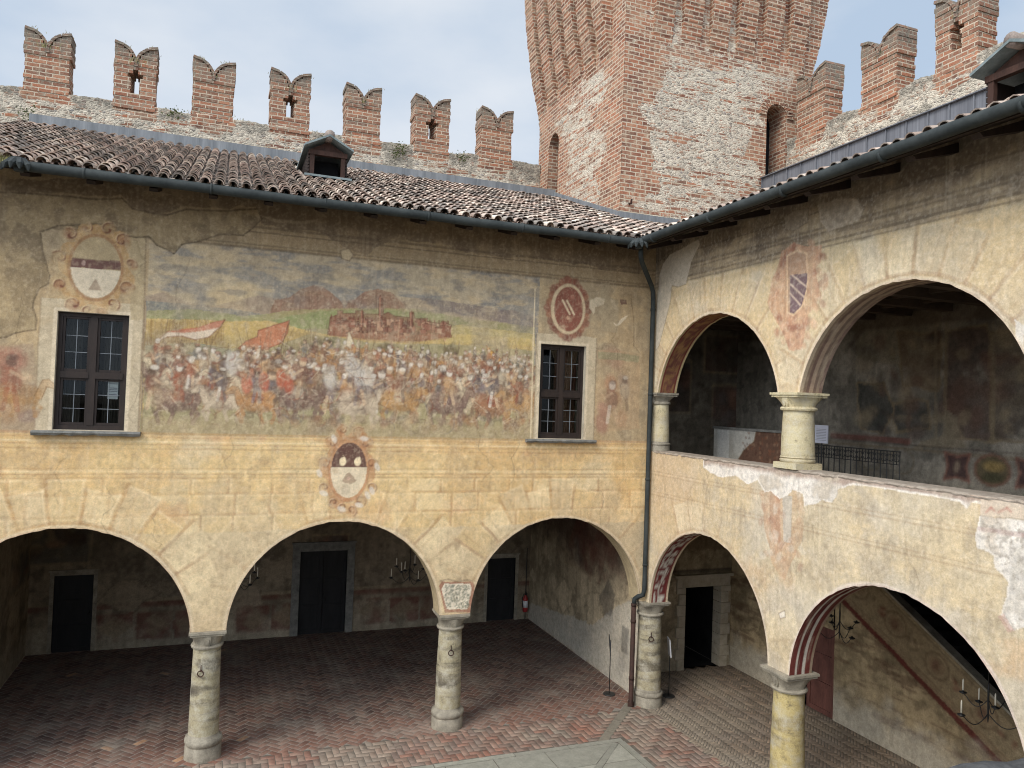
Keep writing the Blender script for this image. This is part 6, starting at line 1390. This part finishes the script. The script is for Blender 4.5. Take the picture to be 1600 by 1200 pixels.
# ================================================================== curtain walls with swallowtail merlons
def merlon_parts(slit, seed):
    """courses of brick, one box per course so the outline is ragged; local x width, y depth, z up"""
    rs = random.Random(seed); b = MB(); ch = .115; Wd, Dp, Zc, Hh = .575, .62, 1.13, .60
    def cx(z): t = (z-Zc)/Hh; return .05+(Wd-.05)*(1-math.sqrt(max(0, 1-t*t)))
    z = -.115; k = 0
    while z < Zc+Hh-.03:
        j = lambda a=.018: rs.uniform(-a, a); wide = .022 if z > Zc-.10 else 0; w_ = Wd+wide; lich = .32 if z < .9 else .35+.45*(z-.9)
        colr = (.0, lich+rs.uniform(0, .2), rs.choice([.0, .1, .35])); y0, y1 = -wide+j(), Dp+wide+j(); z1 = z+ch
        if z < Zc:
            if slit and .30 < z < .98:
                s = .13+j(.03) if z < .74 else (.20+j(.02) if z < .84 else .07)
                for sg in (-1, 1):
                    q = [(sg*s, y0), (sg*(.065 if z < .84 else .03), y1), (sg*(w_+j()), y1), (sg*(w_+j()), y0)]
                    if sg > 0: q = q[::-1]
                    b.prism(q, z, z1, lambda p, q_, t: (p, q_, t), colr)
            else: b.box(-w_+j(), w_+j(), y0, y1, z, z1, colr)
        else:
            i0 = cx(z+ch*.5)
            if i0 < w_-.03: b.box(-w_+j(), -i0, y0, y1, z, z1, colr); b.box(i0, w_+j(), y0, y1, z, z1, colr)
        z = z1; k += 1
    c = MB()
    for sg in (-1, 1):
        T = np.linspace(.0, 1, 11); P = [(sg*(.02+(Wd+.03-.02)*(1-math.sqrt(max(0, 1-t*t)))), Zc+Hh*t) for t in T]
        for (xa, za), (xb, zb) in zip(P[:-1], P[1:]):
            e0 = rs.uniform(-.02, .015); nx_, nz_ = -(zb-za)*sg, abs(xb-xa); l = math.hypot(nx_, nz_)+1e-9; nx_, nz_ = nx_/l*.075, nz_/l*.075
            q = [(xa, za), (xb, zb), (xb+nx_, zb+nz_), (xa+nx_, za+nz_)]
            if sg > 0: q = q[::-1]
            c.prism(q, -.05+e0, Dp+.05+e0, lambda p, q_, t: (p, t, q_), (.0, .75, .0))
    c.box(-.06, .06, -.03, Dp+.03, Zc-.1, Zc+.06, (.0, .7, .1))
    return b, c
MER = {}
def merlon(parent, x, y, z, rotz, slit, seed):
    key = (slit, seed)
    if key not in MER:
        b, c = merlon_parts(slit, seed)
        M = MB(); M.v = b.v; M.f = b.f; M.c = b.c; o = mesh_obj('merlon', np.array(M.v), M.f, M_MAS, None, fcol=M.c)
        p = mesh_obj('cap_tiles', np.array(c.v), c.f, M_MAS, None, fcol=c.c); p.parent = o; MER[key] = o
    else:
        s = MER[key]; o = s.copy(); COL.objects.link(o)
        for ch in s.children: q = ch.copy(); COL.objects.link(q); q.parent = o
    o.parent = parent; o.location = np.array([x, y, z])-org(parent); q = random.Random(int(x*37+y*91)); o.rotation_euler = (q.uniform(-.012, .012), q.uniform(-.014, .014), rotz+q.uniform(-.03, .03)); o.scale = (q.uniform(.96, 1.04), 1, q.uniform(.97, 1.025)); return o
CZ = 15.42
def curtain(name, label, axis, off, u0, u1, seed, mers):
    cv = Canvas(u0, u1, 11.0, 15.7, .05, seed); cv.c[:] = (.82, .22, .05)
    n = cv.fb(.5, .9, 5); cv.lay(sstep(.56, .66, cv.fb(.1, .9, 5, .5)), (.1, .05, .1), .9); cv.lay(sstep(.48, .60, n), (.8, .72, .0), .9); cv.lay(sstep(.55, .7, cv.fb(.6, .6)), (.9, .1, .4), .6)
    cv.lay(sstep(14.85, 15.3, cv.Z+cv.nz*.5), (.75, .75, .0), .9)
    for u in mers:
        cv.poly([(u-.62, 15.7), (u+.62, 15.7), (u+.60, 15.0), (u+.3, 14.8), (u-.3, 14.85), (u-.6, 15.05)], (.12, .12, .2), .85, .18); cv.poly([(u-.7, 15.1), (u+.7, 15.1), (u+.5, 14.3), (u-.6, 14.4)], (.8, .1, .4), .5, .2)
    T = thing(name, label, 'curtain wall', (0, off, 0) if axis == 'A' else (off, 0, 0))
    us = np.arange(u0, u1+.001, .06); zs = np.linspace(11.0, CZ, 74); U, Z = np.meshgrid(us, zs); ny, nx = U.shape
    ramp = .008*(U+7) if axis == 'A' else 0*U
    d = (fbm(ny, nx, 6, 6, 5, .65, seed+3)-.5)*.09; zt = (fbm(1, nx, 1, 10, 4, .6, seed+4)-.5)*.10+(np.random.RandomState(seed).rand(1, nx)-.5)*.03; Z = Z+(zt+ramp)*((Z-11)/(CZ-11))**6
    V = np.stack([U, off+d, Z], -1) if axis == 'A' else np.stack([off+d, U, Z], -1)
    idx = np.arange(ny*nx).reshape(ny, nx); a, b, c, e = idx[:-1, :-1], idx[:-1, 1:], idx[1:, 1:], idx[1:, :-1]
    F = np.stack([a, b, c, e], -1) if axis == 'A' else np.stack([b, a, e, c], -1)
    top = V[-1].copy(); bk = top.copy(); bk[:, 1 if axis == 'A' else 0] = off+.62; bt = bk.copy(); bt[:, 2] = 11.0
    VV = np.r_[V.reshape(-1, 3), bk, bt]; o1 = ny*nx; o2 = o1+nx; i = np.arange(nx-1); t = idx[-1]
    F2 = np.r_[np.stack([t[i], t[i+1], o1+i+1, o1+i], -1), np.stack([o1+i, o1+i+1, o2+i+1, o2+i], -1)]
    if axis != 'A': F2 = F2[:, ::-1]
    col = np.r_[cv.sample(U.ravel(), Z.ravel()), np.tile((.75, .7, .05), (2*nx, 1))]
    mesh_obj('rubble_wall', VV, np.r_[F.reshape(-1, 4), F2], M_MAS, T, col=col, smooth=True)
    return T
MA = [-14.53, -12.29, -10.16, -7.89, -5.60, -3.29, -1.02]
WA2 = curtain('battlement_wall', 'long rubble curtain wall with seven brick swallowtail merlons behind the left tiled roof', 'A', 9.05, -17.5, .72, 140, MA)
for i, u in enumerate(MA):
    merlon(WA2, u, 9.04, 15.444+.008*(u+7)-.06, 0, i in (1, 3, 5), (11, 12, 13)[i % 3] if i not in (1, 3, 5) else 21+i % 2)
MBs = [2.08, -.41, -2.68, -4.95]
WB2 = curtain('battlement_wall', 'short rubble curtain wall with brick swallowtail merlons to the right of the brick tower', 'B', 6.40, -16, 3.1, 150, MBs)
for i, u in enumerate(MBs): merlon(WB2, 6.39, u, 15.40, -math.pi/2, i == 2, (31, 32, 33, 34)[i])
# wall weeds
def tuft(m, x, y, z, n, h, rs, sp=.12):
    for k in range(n):
        a = rs.random()*6.28; l = h*rs.uniform(.4, 1.1); bx_, by_ = x+rs.gauss(0, sp), y+rs.gauss(0, sp); dx, dy = math.cos(a)*l*.5, math.sin(a)*l*.5; w_ = .008
        m.add([(bx_-w_, by_, z), (bx_+w_, by_, z), (bx_+dx*.5+w_*.6, by_+dy*.5, z+l*.6), (bx_+dx*.5-w_*.6, by_+dy*.5, z+l*.6), (bx_+dx, by_+dy, z+l*.8)], [(0, 1, 2, 3), (3, 2, 4)])
rs = random.Random(3); m = MB()
for i, u in enumerate(MA):
    if i < 5: tuft(m, u, 9.2, 16.56, (150, 110, 110, 80, 60)[i], .30, rs, .12)
    for s in (-1, 1): tuft(m, u+s*.42, 9.25, 17.1, 18, .12, rs, .12)
for u in MBs[1:3]: tuft(m, 6.6, u, 16.5, 120, .28, rs, .13); tuft(m, 6.6, u-.4, 17.1, 16, .12, rs, .12)
tuft(m, -13.06, -1.08, 10.60, 160, .22, rs, .06)
for k in range(14): tuft(m, rs.uniform(-14, 0), 9.2, 15.42, 10, .10, rs, .15)
o = m.build('dry_weeds', M_GRASS); tag(o, 'dry grass growing along the tops of the merlons and curtain walls', 'weeds', kind='stuff')
m = MB()
for x, z in ((-7.0, 15.0), (-6.7, 15.2), (-4.4, 15.3), (-2.2, 15.3), (-4.45, 15.1), (-14.9, 14.6), (-11.2, 15.3)):
    for k in range(60): 
        px_, pz = x+rs.gauss(0, .13), z+rs.gauss(0, .09); a = rs.random()*3; s = rs.uniform(.015, .035); yy = 8.99-rs.random()*.05
        m.add([(px_-s, yy, pz), (px_, yy-.02, pz-s*.7), (px_+s, yy, pz), (px_, yy-.015, pz+s*.7)], [(0, 1, 2, 3)])
o = m.build('wall_plants', M_MOSS); tag(o, 'small green plants rooted in the face of the left curtain wall', 'plants', kind='stuff')
# ================================================================== loose things
def chandelier(x, y, zt, zc, r, n, label, seed, rot=0.0, candle=.24):
    T = thing('candle_chandelier', label, 'chandelier', (x, y, zc), 'wrought iron candle chandeliers under the arcades')
    b = MB(); b.tube([(x, y, zt), (x, y, zc+.35)], .009, 6); b.tube([(x, y, zc+.42), (x, y, zc+.3), (x, y, zc-.12), (x, y, zc-.2)], [.009, .016, .014, .006], 8); b.tube([(x, y, zt-.02), (x, y, zt)], .05, 10); b.build('hanging_rod', M_IRON, T, smooth=True)
    rs = random.Random(seed)
    for k in range(n):
        a = rot+2*math.pi*k/n; dx, dy = math.cos(a), math.sin(a); lv = .16 if k % 2 else -.06; q = r*(.72 if k % 2 else 1)
        P = [(x+dx*q*t, y+dy*q*t, zc+lv-.16*math.sin(math.pi*min(1, t*1.05))*1.0+(.0)) for t in np.linspace(0, 1, 9)]
        b = MB(); b.tube(P, .007, 6); ex, ey, ez = P[-1]; b.lathe([(.008, -.025), (.055, .0), (.06, .010), (.016, .012), (.015, .04)], ex, ey, ez, 10); b.build('arm', M_IRON, T, smooth=True)
        if candle <= 0: continue
        b = MB(); h = candle*rs.uniform(.85, 1.1); b.lathe([(.013, .03), (.012, h*.9), (.009, h), (.003, h+.012)], ex, ey, ez, 8); b.build('candle', M_WAX, T, smooth=True)
    return T
chandelier(-4.72, 4.0, 4.66, 2.42, .52, 8, 'iron chandelier with upright candles hanging right of the double door in the left arcade', 1, .2)
chandelier(-8.95, 4.0, 4.66, 2.50, .50, 8, 'iron chandelier mostly hidden by the first arch pier, left of the double door', 2, .5)
chandelier(2.0, -3.95, 4.68, 2.80, .42, 6, 'iron chandelier hanging beside the red door behind the right-hand column', 3, .3, 0)
chandelier(2.0, -7.05, 4.68, 2.42, .50, 6, 'iron chandelier hanging in front of the raking painted stair wall', 4, .9)

def stand(x, y, label, rot, white):
    T = thing('sign_stand', label, 'sign stand', (x, y, 0), 'metal information stands by the corner column')
    b = MB(); b.lathe([(.145, .0), (.15, .012), (.14, .024), (.02, .03)], x, y, 0.0, 28); b.build('round_foot', M_IRON, T)
    b = MB(); b.tube([(x, y, .02), (x, y, 1.32)], .011, 8); b.build('post', M_IRON, T, smooth=True)
    ca, sa = math.cos(rot), math.sin(rot); q = MB()
    def pt(u, v, w_): return (x+u*ca-v*sa, y+u*sa+v*ca, w_)
    q.hexa([pt(*p) for p in ((-.16, -.012, .98), (.16, -.012, .98), (.16, .012, .98), (-.16, .012, .98), (-.16, .03, 1.40), (.16, .03, 1.40), (.16, .054, 1.40), (-.16, .054, 1.40))]); pn = q.build('panel', M_PAPER if white else M_IRON, T)
    q = MB()
    for k in range(7): z = 1.04+k*.048; v = .042*(z-.98)/.42-.0155; q.hexa([pt(*p) for p in ((-.12, v, z), (.12, v, z), (.12, v+.002, z), (-.12, v+.002, z), (-.12, v+.001, z+.012), (.12, v+.001, z+.012), (.12, v+.003, z+.012), (-.12, v+.003, z+.012))])
    q.build('printed_lines', M_INK if white else M_PAPERV, pn)
    return T
stand(-.42, .85, 'thin black sign stand left of the corner drainpipe, against the mottled end wall', R(62), False)
stand(.94, .34, 'sign stand with a pale panel just right of the banded corner column', R(68), True)

def extinguisher(x, y, z, label, s=1.0):
    T = thing('fire_extinguisher', label, 'extinguisher', (x, y, z))
    b = MB(); b.lathe([(.075*s, 0), (.082*s, .02), (.082*s, .40*s), (.07*s, .46*s), (.035*s, .50*s), (.03*s, .54*s)], x, y, z, 18); bd = b.build('cylinder', M_RED, T, smooth=True)
    b = MB(); b.lathe([(.0835*s, .14*s), (.0835*s, .36*s)], x, y, z, 18); b.build('label_band', M_PAPER, bd, smooth=True)
    b = MB(); b.box(x-.02, x+.02, y-.11*s, y+.03, z+.54*s, z+.57*s); b.box(x-.015, x+.015, y-.12*s, y+.02, z+.60*s, z+.62*s); b.build('handle', M_IRON, T)
    b = MB(); b.tube([(x, y-.02, z+.55*s), (x-.08*s, y-.06, z+.60*s), (x-.13*s, y-.05, z+.45*s), (x-.11*s, y-.05, z+.15*s)], .012, 6); b.build('hose', M_IRON, T, smooth=True)
    return T
extinguisher(-.08, 7.2, .28, 'red fire extinguisher with a white label in the far corner of the left arcade')
m = MB(); m.tube([(-.03, 7.31, 0), (-.03, 7.31, 2.3)], .014, 6); tag(m.build('conduit', M_IRON), 'thin dark conduit rising up the corner above the fire extinguisher', 'conduit')
h = hit(1228, 714, 0, 2.3); extinguisher(h[0], h[1]-.02, FLOOR2+.05, 'small red extinguisher half hidden behind the upper gallery column', 1.1)

# railing in the upper gallery
RL = thing('iron_railing', 'black wrought iron railing with a row of scrolls in the upper gallery', 'railing', (2.8, -3, FLOOR2))
RX, ra, rb_, z0, z1 = 2.8, -1.5, -4.56, FLOOR2, 6.33
m = MB(); m.box(RX-.02, RX+.02, rb_, ra, z1-.02, z1); m.build('top_rail', M_IRON, RL); m = MB(); m.box(RX-.015, RX+.015, rb_, ra, z0+.10, z0+.125); m.build('bottom_rail', M_IRON, RL); m = MB(); m.box(RX-.01, RX+.01, rb_, ra, z1-.27, z1-.255); m.build('middle_rail', M_IRON, RL)
n = 20; proto = None; ps = None
for k in range(n+1):
    y = ra+(rb_-ra)*k/n
    if proto is None:
        m = MB(); m.tube([(RX, y, z0), (RX, y, z1-.02)], .0105, 6); proto = m.build('baluster', M_IRON, RL, smooth=True)
        m = MB(); yc = y-(ra-rb_)/n/2
        for s in (-1, 1):
            for t_ in (-1, 1):
                P = []
                for a in np.linspace(0, 4.6, 14): r_ = .034*(1-a/7.0); P.append((RX, yc+s*(.036-r_*math.cos(a)*1.0), z1-.137+t_*(.062-.0+r_*math.sin(a)*1.0)-t_*.02))
                m.tube(P, .0075, 5)
        m.tube([(RX, yc, z1-.255), (RX, yc, z1-.02)], .007, 5); ps = m.build('scroll', M_IRON, RL, smooth=True)
    else:
        o = proto.copy(); COL.objects.link(o); o.parent = RL; o.location = (0, y-ra, 0)
        if k < n: o = ps.copy(); COL.objects.link(o); o.parent = RL; o.location = (0, y-ra, 0)
NB = thing('notice_board', 'white printed notice on a stand beside the upper gallery column', 'notice', (2.7, -2.62, FLOOR2))
m = MB(); m.hexa([(2.66, -2.82, 6.37), (2.68, -2.82, 6.37), (2.68, -2.40, 6.37), (2.66, -2.40, 6.37), (2.66, -2.82, 6.76), (2.68, -2.82, 6.76), (2.68, -2.40, 6.76), (2.66, -2.40, 6.76)]); sh = m.build('sheet', M_PAPERV, NB)
m = MB(); rs = random.Random(1)
for k in range(8): z = 6.43+k*.034; m.box(2.656, 2.659, -2.78, -2.46-rs.random()*.05, z, z+.008)
m.box(2.656, 2.659, -2.45, -2.42, 6.72, 6.745); m.build('printed_lines', M_INK, sh); m = MB(); m.tube([(2.71, -2.6, FLOOR2), (2.71, -2.6, 6.6)], .014, 8); m.lathe([(.14, 0), (.14, .02)], 2.71, -2.6, FLOOR2, 20); m.build('post', M_IRON, NB)

# the stone sill in front of the camera
p = hit(1500, 1174, 2, 6.45); Y = p[1]
GP = thing('gallery_parapet', 'rough grey stone parapet top at the bottom right edge, close to the viewer', 'parapet', (-7, Y-.2, 0))
us = np.linspace(-14.2, -.05, 560); vs = np.linspace(0, .45, 16); U, Vv = np.meshgrid(us, vs); hN = fbm(16, 560, 5, 5, 5, .65, 5)
Zc = 6.45+(hN-.5)*.035-.05*np.clip(1-Vv/.05, 0, 1)**2; Yc = Y-Vv+(fbm(16, 560, 8, 8, 4, .6, 6)-.5)*.03
VV = np.stack([U, Yc, Zc], -1).reshape(-1, 3); idx = np.arange(VV.shape[0]).reshape(U.shape); a, b, c, e = idx[:-1, :-1], idx[:-1, 1:], idx[1:, 1:], idx[1:, :-1]
F = np.stack([a, e, c, b], -1).reshape(-1, 4); M_FORE = m_plain('rough_grey_stone', (.035, .034, .034), (.13, .125, .12), 9, .9, .2, .8, dist=.02)
mesh_obj('coping', VV, F, M_FORE, GP, smooth=True); m = MB(); m.box(-14.2, -.05, Y-.44, Y-.01, -.05, 6.41); m.build('wall', M_CAPST, GP)
